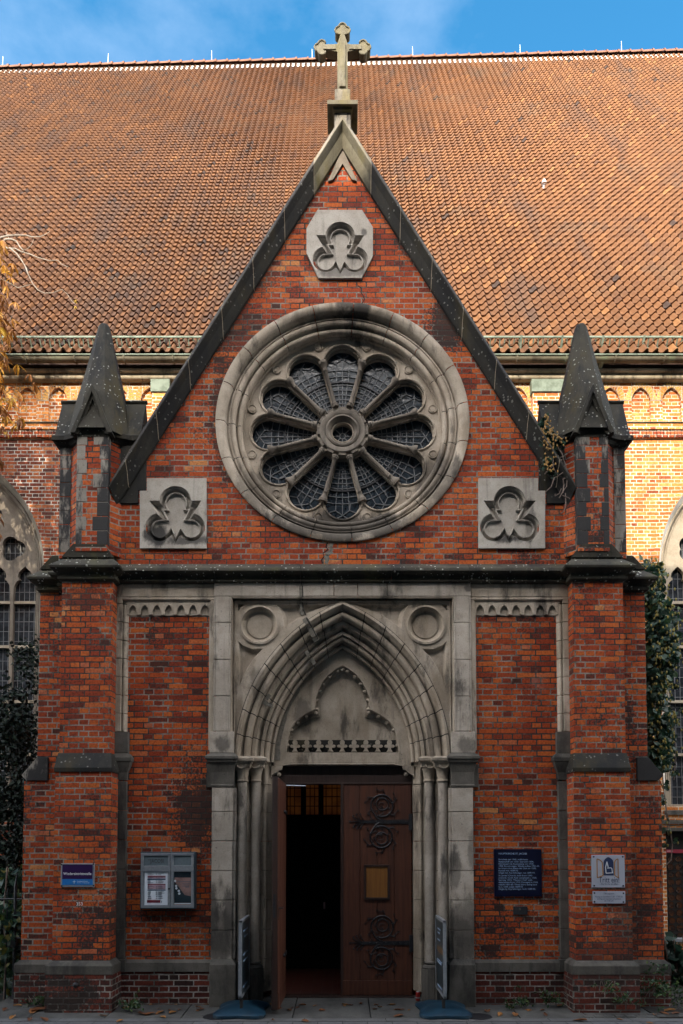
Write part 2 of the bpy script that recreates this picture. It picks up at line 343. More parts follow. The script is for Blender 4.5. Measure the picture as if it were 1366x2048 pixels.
M_PLASTER = stone_mat('lime_plaster', (.5, .48, .43), (.62, .6, .55), (.24, .22, .19), .5, .55, .75, pits=.1)
M_SHADEPLASTER = stone_mat('shaded_stained_plaster', (.15, .135, .11), (.24, .22, .185), (.1, .09, .08), .7, .5, .7, pits=.2)  # darker copy of the plaster, painting the left window's shade
M_NAVECORN = stone_mat('nave_cornice_stone', (.28, .23, .16), (.4, .34, .25), (.05, .042, .035), .8, .48, .64, pits=.4)
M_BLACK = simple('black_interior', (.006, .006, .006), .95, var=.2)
M_ALU = simple('brushed_aluminium', (.3, .32, .35), .38, .55, .15, 30)
M_STEEL = simple('blue_grey_paint', (.045, .07, .09), .45, .1, .25, 20)
M_SCREW = simple('dark_screw', (.05, .05, .055), .4, .6, .2)
M_NAVY = simple('navy_enamel', (.003, .004, .02), .28, 0, .2, 6, spec=.35)
M_PALEBLUE = simple('pale_blue_lettering', (.3, .42, .62), .5)
M_PURPLE = simple('purple_print', (.022, .006, .05), .3, var=.15)
M_BLUE = simple('blue_print', (.012, .12, .36), .3, var=.1)
M_WHITE = simple('white_print', (.62, .64, .68), .5, var=.08)
M_SIGNGREY = simple('silver_plate', (.35, .37, .44), .35, .15, .12, 4)
M_INK = simple('dark_blue_ink', (.01, .022, .07), .5)
M_OCHRE = simple('ochre_print', (.33, .15, .03), .5)
M_RED = simple('red_print', (.2, .012, .03), .5)
M_PINK = simple('pink_print', (.5, .32, .36), .5)
M_PAPER = simple('white_paper', (.78, .8, .85), .7, var=.06)
M_GREYINK = simple('grey_ink', (.12, .13, .16), .6)
M_FELT = simple('grey_felt', (.1, .13, .15), .9, var=.15, scale=60)
M_ROSEP = simple('rose_brown_poster', (.36, .2, .17), .4, var=.5, scale=7)
M_DKPOSTER = simple('dark_teal_poster', (.012, .022, .03), .35, var=.6, scale=6)
M_BASEBLUE = simple('blue_plastic', (.006, .028, .05), .42, 0, .35, 9, .15)
M_RUBBER = simple('black_rubber', (.012, .012, .013), .8)
M_CANRED = simple('red_can_paint', (.35, .02, .015), .3, .3)

def leaf_mat(name, stops, rough=.45, trans=.25, spec=.4):
    b = NB(name); pos = b.pos()
    at = b.n('ShaderNodeAttribute', attribute_name='tint').outputs['Fac']
    c = b.ramp(at, stops); c = b.mix(b.rng(b.noise(pos, 25, 3), .4, .7, 0, .5), c, b.mix(1., c, (.6, .6, .55), 'MULTIPLY'))
    b.done(c, rough, spec=spec)
    t = b.n('ShaderNodeBsdfTranslucent', {0: c}); ms = b.n('ShaderNodeMixShader', {0: trans, 1: b.p, 2: t}); b.link(ms, b.o, 'Surface')
    return b.m
M_LHOLLY = leaf_mat('holly_leaf', [(0, (.002, .006, .0045)), (.6, (.005, .013, .009)), (1, (.011, .024, .013))], .5, .03, .15)
M_LIVY = leaf_mat('hop_leaf', [(0, (.012, .035, .025)), (.45, (.022, .06, .035)), (.8, (.05, .085, .02)), (1, (.16, .13, .03))], .5, .25)
M_LCHEST = leaf_mat('autumn_chestnut_leaf', [(0, (.07, .025, .008)), (.35, (.24, .09, .015)), (.7, (.46, .22, .025)), (1, (.52, .36, .05))], .55, .35)
M_LWEED = leaf_mat('weed_leaf', [(0, (.01, .03, .012)), (.6, (.025, .065, .018)), (1, (.07, .1, .02))], .5, .2)
M_LFALL = leaf_mat('fallen_leaf', [(0, (.07, .022, .008)), (.5, (.17, .06, .018)), (1, (.3, .13, .03))], .7, .1)
M_BARK = stone_mat('pale_bark', (.2, .17, .14), (.32, .29, .25), (.06, .05, .04), .6, pits=.3)
M_TWIG = simple('dry_twig', (.16, .12, .1), .85, var=.4, scale=40)

# roof tile: each tile its own shade
b = NB('clay_pantile'); pos = b.pos(); at = b.n('ShaderNodeAttribute', attribute_name='tint').outputs['Fac']
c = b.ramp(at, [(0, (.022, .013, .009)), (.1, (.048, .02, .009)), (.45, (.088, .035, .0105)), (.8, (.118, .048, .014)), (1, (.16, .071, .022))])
n = b.noise(pos, 16, 5, .65); n3 = b.noise(pos, .55, 5, .6)
c = b.mix(b.rng(n, .45, .72, 0, .6), c, b.mix(1., c, (.5, .48, .48), 'MULTIPLY'))
c = b.mix(b.rng(b.noise(b.mapping(pos, (1, .3, .3)), .9, 6, .65), .5, .7, 0, .6), c, (.045, .026, .018)); c = b.mix(b.rng(n3, .55, .75, 0, .4), c, (.06, .045, .03))
M_TILE = b.done(c, .78, b.bump(n, .006, .6), spec=.3)
M_RIDGE = simple('ridge_clay', (.1, .036, .014), .8, var=.4, scale=5, bump=.5)
M_SLATE = simple('porch_slate', (.04, .04, .045), .7, var=.4, scale=5, bump=.4)

# ---------------------------------------------------------------- ground
zg = -.05
b = NB('pavers'); uv = b.pos()
pv = b.mapping(uv, rot=(0, 0, R(0)))
br = b.n('ShaderNodeTexBrick', {'Vector': pv, 'Color1': (0, 0, 0, 1), 'Color2': (1, 1, 1, 1), 'Scale': 1., 'Mortar Size': .006, 'Mortar Smooth': .3, 'Brick Width': .3, 'Row Height': .3}, offset=0., offset_frequency=2)
n = b.noise(uv, 40, 5, .65); n2 = b.noise(uv, 1.5, 5, .6)
c = b.ramp(br.outputs[0], [(0, (.075, .073, .075)), (1, (.11, .107, .11))]); c = b.mix(b.rng(n, .4, .7, 0, .5), c, (.07, .068, .068)); c = b.mix(b.rng(n2, .45, .7, 0, .5), c, (.08, .075, .07))
c = b.mix(br.outputs['Fac'], c, (.02, .02, .018))
M_PAVE = b.done(c, .8, b.bump(b.math('ADD', b.math('SUBTRACT', 1., br.outputs['Fac']), b.math('MULTIPLY', n, .3)), .008), spec=.35)
M_SLAB = stone_mat('granite_slab', (.05, .048, .045), (.085, .082, .076), (.018, .018, .017), .6, .5, .7, pits=.4)
M_KERB = stone_mat('kerb_stone', (.085, .083, .083), (.12, .117, .117), (.04, .039, .038), .5, .5, .7, pits=.4)
M_ASPH = simple('asphalt', (.05, .05, .052), .9, var=.4, scale=60, bump=.5)
M_SOIL = simple('garden_soil', (.03, .024, .018), .95, var=.5, scale=14, bump=1.)
M_FLOORT = NB('red_floor_tiles'); _u = M_FLOORT.pos()
_b = M_FLOORT.n('ShaderNodeTexBrick', {'Vector': _u, 'Color1': (.05, .013, .009, 1), 'Color2': (.085, .022, .014, 1), 'Mortar': (.09, .075, .065, 1), 'Scale': 1., 'Mortar Size': .006, 'Brick Width': .15, 'Row Height': .15}, offset=.0)
M_FLOORT = M_FLOORT.done(_b.outputs[0], .35, spec=.4)

ground = struct(MB().grid([[(-300, y, zg-.02), (300, y, zg-.02)] for y in (-300, 300)]).build('ground', M_ASPH))
struct(MB().box(-40, 40, -4.5, -.72, zg-.1, zg+.0).build('pavement', M_PAVE))
mb = MB()
for k in range(-20, 21):
    mb.box(k*1.0-.497+.03, k*1.0+.497+.03, -.714, -.575, zg-.1, zg+.006)
struct(mb.build('kerb_strip', M_KERB, bevel=.004))
# slab apron before the porch, gently rising to the door
mb = MB(); xs = [-4.6, -3.9, -2.95, -2.0, -1.3, -.62, .35, 1.35, 2.2, 3.05, 3.9]
for a, c_ in zip(xs[:-1], xs[1:]):
    mb.hexa([(a+.006, -.57, zg-.1), (c_-.006, -.57, zg-.1), (c_-.006, .6, -.1), (a+.006, .6, -.1)],
            [(a+.006, -.57, zg+.004), (c_-.006, -.57, zg+.004), (c_-.006, .5, .012), (a+.006, .5, .012)])
struct(mb.build('stone_path', M_SLAB, bevel=.006))
mb = MB(); mb.box(-30, -4.62, -.57, 4.75, zg-.1, -.02); mb.box(3.92, 30, -.57, 4.75, zg-.1, -.03)
struct(mb.build('garden_ground', M_SOIL))
mb = MB()
for k in range(14):
    for j in range(2):
        x = 3.0+k*.13+rnd.uniform(-.01, .01)+j*.06; y = -.55+j*.1
        if x < 4.6: mb.box(x, x+.12, y, y+.09, zg-.05, zg+.018+rnd.uniform(0, .006))
struct(mb.build('cobble_path', M_SLAB, bevel=.012))

# ================================================================ CHURCH PORCH
porch = thing('church_porch', 'red brick church porch with steep gable, round rose window, pointed stone portal and stone cross', 'church porch', loc=(0, 0, 0))
ZC0, ZC1 = Z(1169), Z(1127)                       # under / over the string course
def stack(mb, layers):                             # stacked rectangular rings (z, x0, x1, y0, y1)
    n0 = len(mb.v)
    rows = [[(x0, y0, z), (x1, y0, z), (x1, y1, z), (x0, y1, z)] for z, x0, x1, y0, y1 in layers]
    mb.grid(rows, cu=True)
    mb.f += [[n0, n0+1, n0+2, n0+3], [len(mb.v)-4+i for i in range(4)]]; mb.m += [mb.mi]*2
    return mb
def both(fn, name, mat, parent=porch, **k):        # a part and its mirrored twin
    mb = fn(MB()); a = mb.build(name, mat, parent, **k); b_ = mb.mirror().build(name, mat, parent, **k); return a, b_

# ---- gable wall with the round hole
m_in = W(430.6, 700)[0], W(430.6, 700)[1]; q_in = W(316, 880); SL = (m_in[1]-q_in[1])/(m_in[0]-q_in[0])
p_o = W(446, 600, -.05); q_o = W(269, 880, -.05); SLO = ((p_o[1]-q_o[1])/(p_o[0]-q_o[0])+SL)/2
ZA = (p_o[1]+q_o[1])/2+SLO*(-p_o[0]-q_o[0])/2      # apex of the coping's outer line
RX = H(253, 846); RZ0, RZ1 = Z(1084), Z(608); RC = (RZ0+RZ1)/2; KZ = (RZ1-RZ0)/2/RX
xg = 3.55; zg_side = ZA-.1-SLO*xg
TRP = [[W(*p, -.02) for p in ((640, 427), (719, 427), (740, 459), (740, 516), (718, 551), (642, 551), (619, 497), (619, 462))], [W(*p, -.02) for p in ((293, 962), (408, 962), (408, 1092), (293, 1092))]]
TRP.append([(-x, z) for x, z in TRP[1]][::-1])
def circ(r, cx, cz, n=72, kz=1.): return [(cx+r*sin(2*pi*i/n), cz+kz*r*cos(2*pi*i/n)) for i in range(n)]
MB().plate([(-xg, ZC1-.3), (xg, ZC1-.3), (xg, zg_side), (0, ZA-.12), (-xg, zg_side)], [circ(RX-.05, 0, RC, 72, KZ)]+TRP, .0, .5).build('gable_wall', M_BRICK, porch)

# ---- side walls and roof of the porch
both(lambda m: m.box(3.6, 4.0, .4, 4.75, 0, 6.6), 'side_wall', M_BRICK)
mb = MB(); zr = ZA-.35
for s in (-1, 1):
    mb.add([(0, .45, zr), (0, 4.75, zr), (s*4.15, 4.75, zr-SLO*4.15*.98), (s*4.15, .45, zr-SLO*4.15*.98), (0, .45, zr-.12), (0, 4.75, zr-.12), (s*4.15, 4.75, zr-.12-SLO*4.15*.98), (s*4.15, .45, zr-.12-SLO*4.15*.98)],
           [(0, 1, 2, 3), (4, 7, 6, 5), (3, 2, 6, 7), (0, 3, 7, 4), (1, 5, 6, 2)])
mb.build('roof', M_SLATE, porch)

# ---- lower wall panels, plinth
XS0, XS1, XP0, XP1 = H(455, 1320), H(431, 1320), H(258, 1320), H(215, 1320)
both(lambda m: m.box(XP0-.03, XS0+.02, .06, .5, Z(1920), ZC0+.2), 'wall_panel', M_BRICK)
def plinth(m):
    z0, z1, z2 = Z(1920), Z(1926), Z(1944)
    xa, xb = H(219, 1930), XS0-.06
    m.grid([[(xa, y, z), (xb, y, z)] for y, z in ((.1, z0+.004), (.06, z0), (.012, z1), (.012, z2), (.1, z2))]); return m
both(plinth, 'plinth_course', M_LOWST)
both(lambda m: m.box(H(219, 1930), XS0+.3, .03, .5, -.2, Z(1944)), 'plinth', M_BRICKP)

# ---- stone frame of the two blind panels with a little pointed frieze
def strip(m):                                       # roll-moulded upright strip
    xa, xb = XS1, XS0+.16
    zt, zb = Z(1171), Z(1463)
    n = 8
    for i in range(n):
        za, zb_ = zb+(zt-zb)*i/n+.004, zb+(zt-zb)*(i+1)/n-.004
        if i == n-1: zb_ += .004
        m.box(xa+.075, xb, .0, .2, za, zb_)
        pr = [(xa, .2), (xa, .055), (xa+.012, .045), (xa+.028, .022), (xa+.05, .018), (xa+.062, .035), (xa+.074, .04), (xa+.074, .2)]
        m.prism(pr, za, zb_)
    return m
both(strip, 'panel_strip', M_SAND, bevel=.005)
def strip_low(m):
    xa, xb = H(434, 1700), H(462, 1700)
    n = 6; zb, zt = Z(1918), Z(1562)
    for i in range(n): m.box(xa, xb, .0, .2, zb+(zt-zb)*i/n+.003, zb+(zt-zb)*(i+1)/n-.003)
    m.box(H(434, 1930), H(462, 1930), -.01, .2, Z(1944), Z(1919)); return m
both(strip_low, 'panel_shaft', M_DARKSTRIP, bevel=.006)
def strip_cap(m):
    xa, xb = H(429, 1530), H(459, 1530)
    m.box(xa+.0, xb+.1, -.015, .2, Z(1506), Z(1464)+.0)
    stack(m, [(Z(1560), xa+.015, xb+.1, .005, .2), (Z(1545), xa+.01, xb+.1, .0, .2), (Z(1531), xa-.03, xb+.1, -.03, .2), (Z(1524), xa-.04, xb+.1, -.04, .2), (Z(1523), xa-.055, xb+.1, -.05, .2), (Z(1516), xa-.06, xb+.1, -.055, .2), (Z(1509), xa-.03, xb+.1, -.03, .2), (Z(1506), xa, xb+.1, 0, .2)])
    return m
both(strip_cap, 'panel_capital', M_DARKSTRIP, bevel=.004)
def lintel(m):
    xa, xb = XP0-.0, XS0+.16
    m.box(xa+.004, xb, -.004, .2, Z(1193.5), Z(1171)+.02)
    m.box(xa, XS1+.08, .0, .2, Z(1200), Z(1194))
    m.tube([(xa, .015, Z(1198)), (XS1+.07, .015, Z(1198))], .022, 8)
    m.box(xa, xa+.045, .0, .2, Z(1500), Z(1200)); m.tube([(xa+.05, .03, Z(1200)), (xa+.05, .03, Z(1500))], .018, 8)
    return m
both(lintel, 'panel_lintel', M_SAND, bevel=.004)
def arcade(m):
    xa, xb = XP0+.045, XS1+.02; zt, zm, zb = Z(1200), Z(1225.5), Z(1228)
    n = 7; p = (xb-xa)/n; out_ = [(xa, zt), (xa, zm-.01)]
    for i in range(n):
        c = xa+p*(i+.5); hw = p*.355; zs_ = zm-.005
        out_ += [(xa+p*i+.001, zb), (c-hw, zb)]
        for t in range(1, 6): a = t/6; out_.append((c-hw*(1-a**1.7), zs_+(Z(1209.5)-zs_)*(1-(1-a)**1.6)))
        out_.append((c, Z(1209)))
        for t in range(5, 0, -1): a = t/6; out_.append((c+hw*(1-a**1.7), zs_+(Z(1209.5)-zs_)*(1-(1-a)**1.6)))
        out_ += [(c+hw, zb)]
    out_ += [(xb, zb), (xb, zt)]
    m.plate(out_, [], .018, .06)
    m.box(xa, xb, .052, .07, zb-.002, zt); return m
both(arcade, 'arcade_frieze', M_SAND)

# ---- string course between the buttresses
XB_IN = H(459, 1150)
def course(m):
    pr = [(.2, Z(1126)), (.005, Z(1127.5)), (-.10, Z(1141)), (-.13, Z(1142.5)), (-.146, Z(1146)), (-.146, Z(1150)), (-.125, Z(1153.5)), (-.09, Z(1154)), (-.05, Z(1156)), (-.03, Z(1161)), (-.03, Z(1162.5)), (-.062, Z(1163)), (-.07, Z(1165)), (-.062, Z(1167)), (-.02, Z(1169)), (.1, Z(1170))]
    cuts = [-XB_IN, -1.72, -.565, .66, 1.7, XB_IN]
    for a, b_ in zip(cuts[:-1], cuts[1:]):
        o = len(m.v); m.grid([[(a+.003, y, z), (b_-.003, y, z)] for y, z in pr]); k = len(pr)
        m.f += [[o+2*i for i in range(k)], [o+2*i+1 for i in range(k)]]; m.m += [0, 0]
    return m
course(MB()).build('string_course', M_CORN, porch, smooth=True)

# ---- buttresses: a front-facing and a side-facing one clasp each corner
BI, BO = (H(462, 1165, -.17)+H(461, 1500, -.17))/2, (H(561, 1165, -.17)+H(566, 1500, -.17))/2
LI, LO = (H(464, 1570, -.27)+H(466, 1900, -.27))/2, (H(575.5, 1570, -.27)+H(580, 1900, -.27))/2
SO = (H(604, 1180, .08)+H(610, 1500, .08))/2; SLW = (H(636.5, 1570, .06)+H(644, 1900, .06))/2
zs0, zs1 = Z(1506, -.17), Z(1544, -.27)
zp0, zp1 = Z(1922, -.3), Z(1950, -.33)
def butt(m):
    m.box(BI, BO, -.17, .5, zs1+.05, Z(1160, -.17)+.02)       # front, upper
    m.box(LI, LO, -.27, .49, zp1, zs1+.02)                    # front, lower
    m.box(BO-.01, BO+.075, .14, .5, zp1, Z(1168, .1)+.03)     # re-entrant strip
    m.box(BO+.005, SO, .08, .6, Z(1562, .06)-.03, Z(1168, .1)+.02)          # side, upper
    m.box(LO-.02, SLW, .065, .61, zp1+.02, Z(1562, .06))      # side, lower
    return m
buts = both(butt, 'buttress', M_BRICK)
for i, bt in enumerate(buts):
    s = -1 if i == 1 else 1
    def put(mb, nm, mat, **k): (mb if s > 0 else mb.mirror()).build(nm, mat, bt, **k)
    mb = MB(); stack(mb, [(zs1-.0, LI-.012, LO+.012, -.285, .3), (zs1+.055, LI-.014, LO+.012, -.29, .3), (zs0, BI-.01, BO+.01, -.178, .3), (zs0+.003, BI, BO, -.1, .3)])
    put(mb, 'set_off', M_DARK, bevel=.006)
    mb = MB(); xa, xb = SO-.16, SLW
    za, zb = Z(1515, .08), Z(1561, .06)
    mb.plate([(xa, zb), (SLW-.03, zb), (SLW+.035, zb+.07), (SO-.01, za), (xa, za)], [], .045, .62); put(mb, 'side_set_off', M_QUOIN, bevel=.008)
    mb = MB(); stack(mb, [(zp1, LI-.075, LO+.06, -.34, .45), (zp1+.115, LI-.075, LO+.06, -.34, .45), (zp0-.0, LI-.005, LO, -.272, .45)])
    stack(mb, [(Z(1947, .0), LO+.061, SLW+.06, .0, .66), (Z(1929, .0), LO+.061, SLW+.06, .0, .66), (Z(1920, .03), LO+.061, SLW, .06, .66)])
    put(mb, 'plinth_course', M_LOWST, bevel=.008)
    mb = MB(); mb.box(LI-.07, LO+.055, -.335, .44, -.4, zp1-.002); mb.box(LO+.05, SLW+.055, .005, .655, -.4, Z(1947, .0)-.002)
    put(mb, 'plinth', M_BRICKP)
    # capping: roll, slope, second slope up to the turret
    P = .125
    mb = MB()
    def cap(x0, x1, y0, y1, ytop, tx0, tx1, dz):
        zf = lambda p: Z(p, -.2)+dz
        pro = [(1161.5, .0), (1158, .045), (1153, .05), (1151.5, .025), (1147, .03), (1143, .09), (1140, .128), (1136, .135), (1133, .115), (1116, .0), (1115.5, -.02)]
        ls = [(zf(p), x0-q, x1+q, y0-q, y1) for p, q in pro]
        ls += [(zf(1113), x0-.012, x1+.012, y0-.012, y1), (zf(1088), tx0, tx1, ytop, y1)]
        stack(mb, ls)
    cap(BI, BO, -.17, .45, -.205, BI+.12, BO-.15, 0)
    cap(BO-.02, SO, .08, .62, .03, BO-.2, SO-.17, -.055)
    cap(BO-.05, BO+.075, .0, .45, .0, BO-.2, BO-.15, -.03)
    put(mb, 'weathered_cap', M_CORN, smooth=True)

# ---- turrets (pinnacles)
TX = -W(184.5, 970, -.2)[0]; TY = .16; zt0, zt1 = Z(1090, -.2), Z(862, -.2)
tpoly = [(-.21, -.2), (.21, -.2), (.21, -.12), (.36, .03), (.53, .03), (.53, .42), (-.53, .42), (-.53, .03), (-.36, .03), (-.21, -.12)]
for s in (-1, 1):
    pn = part('pinnacle', porch); cx = s*TX
    MB().prism([(cx+x, y) for x, y in tpoly], zt0-.08, zt1+.06).build('shaft', M_BRICK, pn)
    n = 8; hh = (zt1-zt0)/n; r2 = random.Random(3 if s < 0 else 9)
    for i in range(n):
        za, zb = zt0+hh*i+.003, zt0+hh*(i+1)-.003
        wl = .135 if i % 2 else .07+.05*r2.random(); wr = .2 if i % 3 == 1 else .1+.07*r2.random()
        if s > 0: wl, wr = wl*.95+.05, wr*.6
        for xa, xb, ya, yb_ in ((cx-.213, cx-.21+wl, -.204, -.12), (cx+.21-wr, cx+.213, -.204, -.12), (cx-.375, cx-.533, .026, .3), (cx+.375, cx+.533, .026, .3)):
            MB().box(xa, xb, ya, yb_, za, zb).build('quoin', M_QUOIN, pn, bevel=.006)
    # eaves, gablets and the stone spire
    ze0, ze1, ze2 = Z(876, -.2), Z(868, -.2), Z(858, -.2)
    def off(d): 
        pl_ = [(-.2, -.13), (.2, -.13), (.22, -.11)]+tpoly[3:9]+[(-.22, -.11)]
        return [(cx+x+(d if x > 0 else -d)*(1 if abs(x) > .23 else .1), y-((d if y < .2 else -d) if abs(x) > .23 else d*.3)) for x, y in pl_]
    mb = MB()
    rows = [[(x, y, z) for x, y in off(d)] for z, d in ((ze0, .0), (ze0+.02, .03), (ze1, .045), (ze1+.01, .085), (ze2, .09), (ze2+.05, .03))]
    mb.grid(rows, cu=True); mb.f.append([len(mb.v)-10+i for i in range(10)]); mb.m.append(0)
    mb.build('eaves', M_DARK, pn)
    mb = MB(); zb, ztp = ze2-.02, Z(652, TY)
    ring = lambda r, z: [(cx+r/cos(pi/8)*sin(pi/8+k*pi/4), TY+r/cos(pi/8)*-cos(pi/8+k*pi/4), z) for k in range(8)]
    mb.grid([ring(.43, zb), ring(.335, zb+.5), ring(.22, zb+1.0), ring(.075, ztp-.03), ring(.055, ztp), ring(.0, ztp+.004)], cu=True)
    mb.build('spire', M_SPIRE, pn)
    mb = MB(); za = Z(774, -.2); h0 = ze2-.03
    mb.plate([(cx-.215, h0-.08), (cx+.215, h0-.08), (cx+.215, h0-.04), (cx, za-.1), (cx-.215, h0-.04)], [], -.207, .1)
    for q in (-1, 1):                                # moulded rakes
        pts = [(q*.275, h0-.06), (q*.215, h0-.06), (0, za-.1), (0, za)]
        mb.add([(cx+a, y, z) for y in (-.275, .1) for a, z in pts], [(0, 1, 2, 3), (7, 6, 5, 4), (0, 3, 7, 4), (1, 5, 6, 2), (0, 4, 5, 1)])
        pts = [(q*.215, h0-.06), (q*.175, h0-.06), (0, za-.19), (0, za-.1)]
        mb.add([(cx+a, y, z) for y in (-.24, .05) for a, z in pts], [(0, 1, 2, 3), (7, 6, 5, 4), (0, 3, 7, 4), (1, 5, 6, 2), (0, 4, 5, 1)])
    mb.box(cx-.214, cx+.214, -.2065, -.1, zt1-.005, h0+.03)
    zr2 = Z(806, .2)
    for q in (-1, 1):                                # side arms, ridge running outwards
        xa, xb = cx+q*.1, cx+q*.585
        mb.add([(xa, -.045, h0+.03), (xb, -.045, h0-.0), (xb, .2, zr2), (xa, .2, zr2), (xa, .45, h0), (xb, .45, h0), (xb, .2, h0)],
               [(0, 1, 2, 3), (3, 2, 5, 4), (1, 6, 2), (6, 5, 2)])
        mb.tube([(cx+q*.1, .2, zr2+.005), (cx+q*.6, .2, zr2+.005)], .028, 6)
    mb.build('gablet', M_SPIRE, pn)

# ---- gable coping: ridge-backed stones, pale joints
mb = MB(); DL = math.sqrt(1+SLO*SLO); nx, nz = SLO/DL, 1/DL          # outward normal of the right slope
WC = H(47, 790)/math.sqrt(1+1/SLO**2)*.985
prof = [(0, .42), (0, -.02), (.012, -.035), (.12, -.19), (.135, -.192), (.15, -.17), (.185, -.115), (.215, -.095), (WC-.03, -.075), (WC, -.05), (WC, .05)]
def cpt(o, y, s, t):          # t: distance down the slope from the apex line
    za = ZA-o*DL; x = t/DL; return (s*x, y, za-t*SLO/DL)
TL = W(222, 985, -.1); TLEN = -TL[0]*DL
js = [0]+[(ZA-Z(p, -.1))*DL/SLO for p in (306, 398, 496, 593, 696, 797, 892)]+[TLEN]
mj = []
for s in (-1, 1):
    for k in range(len(js)-1):
        a, b_ = js[k]+(.004 if k else 0), js[k+1]-.004
        rows = []
        for o, y in prof:
            # the end of each arm tapers to a point against the turret
            bb = b_ - (o*SLO*1.0 if k == len(js)-2 else o*0)
            aa = a if k else a
            rows.append([cpt(o, y, s, aa), cpt(o, y, s, bb if k < len(js)-2 else b_-.1*abs(o-.13)/.13)])
        o_ = len(mb.v); n = len(prof)
        mb.mi = 1 if k == 0 else 4; mb.grid(rows[:5]); mb.mi = 3 if k == 0 else 0; mb.grid(rows[4:])  # light painted in: apex as if sunlit, outer facets paler than inner
        o_ = len(mb.v); mb.v += [tuple(p) for r_ in rows for p in r_]; mb.f += [[o_+2*i for i in range(n)], [o_+2*i+1 for i in range(n)]]; mb.m += [mb.mi]*2
        if 0 < k: 
            mb.mi = 2; rows = [[cpt(o-.003*(1 if o < .1 else -1), y-.002, s, js[k]-.006), cpt(o-.003*(1 if o < .1 else -1), y-.002, s, js[k]+.006)] for o, y in prof]
            mb.grid(rows)
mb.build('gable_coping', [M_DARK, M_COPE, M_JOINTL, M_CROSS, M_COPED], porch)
mb = MB(); q = [(-WC*DL/SLO*1.02, 0)]
zi = ZA-WC*DL; mb.plate([(-.2, zi-.2*SLO+.0-.12), (-.13, zi-.2*SLO-.1), (0, zi-.2), (.13, zi-.2*SLO-.1), (.2, zi-.2*SLO-.12), (0, zi+.02)], [], -.03, .05); mb.build('apex_stone', M_SPOKE, porch)
def kneeler(m):
    z = lambda p: Z(p, 0); x = lambda d: H(d, 950)
    m.plate([(x(392), z(893)), (x(470), z(893)), (x(470), z(1008)), (x(407), z(1008)), (x(407), z(982)), (x(392), z(982))], [], -.02, .1); return m
both(kneeler, 'kneeler_stone', M_DARK, bevel=.004)

# ---- cross on the gable
cr = part('gable_cross', porch); ycr = .0
cw = lambda d, py: H(d, py, ycr)
mb = MB(); zc = lambda p: Z(p, ycr)
mb.box(-cw(16, 225), cw(16, 225), -.11, .22, ZA-.32, zc(220)); mb.build('neck', M_QUOIN, cr, bevel=.004)
zk = lambda p, y: Z(p, y)
mb = MB(); a = cw(30, 204)
stack(mb, [(zk(224, -.12), -.115, .115, -.12, .12), (zk(219, -.145), -a*.62, a*.62, -.145, .14), (zk(215, -.145), -a*.62, a*.62, -.145, .14), (zk(213, -.15), -a*.7, a*.7, -.15, .15), (zk(208, -.2), -a, a, -.2, .2), (zk(199.5, -.2), -a*1.0, a*1.0, -.2, .2), (zk(199.5, -.2)+.015, -a*.85, a*.85, -.15, .15)])
mb.build('cap', M_CROSS, cr, bevel=.004)
mb = MB(); mb.box(-cw(15.4, 188), cw(15.4, 188), -.09, .1, zk(199, -.09)-.05, zk(177, -.09)); mb.build('foot', M_COPE, cr, bevel=.01)
zc = lambda p: Z(p, -.05)
mb = MB(); hw = cw(10.2, 130); za = zc(95); ah = cw(8.4, 95); ax = cw(41, 95); r_ = cw(7.6, 95); e = r_*.95
def lobes(cx, cz, dx, dz):      # trefoil end: three round lobes
    pts = []
    for ang in range(-150, 151, 10):
        t = R(ang); best = 0
        for la in (-90, 0, 90):
            lx, lz = e*cos(R(la)), e*sin(R(la)); ux, uz = cos(t), sin(t); d = lx*ux+lz*uz; k2 = d*d-(lx*lx+lz*lz-r_*r_)
            if k2 >= 0: best = max(best, d+math.sqrt(k2))
        best = max(best, r_*.8); pts.append((cx+best*(cos(t)*dx-sin(t)*dz), cz+best*(cos(t)*dz+sin(t)*dx)))
    return pts
ct = zc(61); zb = zc(182)
out_ = [(-hw, zb)]+[(-hw, za-ah)]
out_ += lobes(-ax, za, -1, 0)[::-1]
out_ += [(-hw, za+ah)]+lobes(0, ct, 0, 1)[::-1]+[(hw, za+ah)]+lobes(ax, za, 1, 0)[::-1]+[(hw, za-ah), (hw, zb)]
mb.plate(out_, [], -.05, .06)
mb.build('cross_body', M_CROSS, cr, bevel=.006)
mb = MB()                       # raised border left by the sunk lobes
for cx_, cz_, dx, dz in ((-ax, za, -1, 0), (ax, za, 1, 0), (0, ct, 0, 1)):
    mb.tube([(x, -.052, z) for x, z in lobes(cx_, cz_, dx, dz)[2:-2]], .013, 6)
mb.box(-hw*.6, hw*.6, -.075, -.04, zc(176), za+ah*.9); mb.box(-ax+.02, -hw-.02, -.062, -.04, za-ah*.6, za+ah*.6); mb.box(hw+.02, ax-.02, -.062, -.04, za-ah*.6, za+ah*.6)
mb.build('raised_border', M_CROSS, cr, bevel=.004)

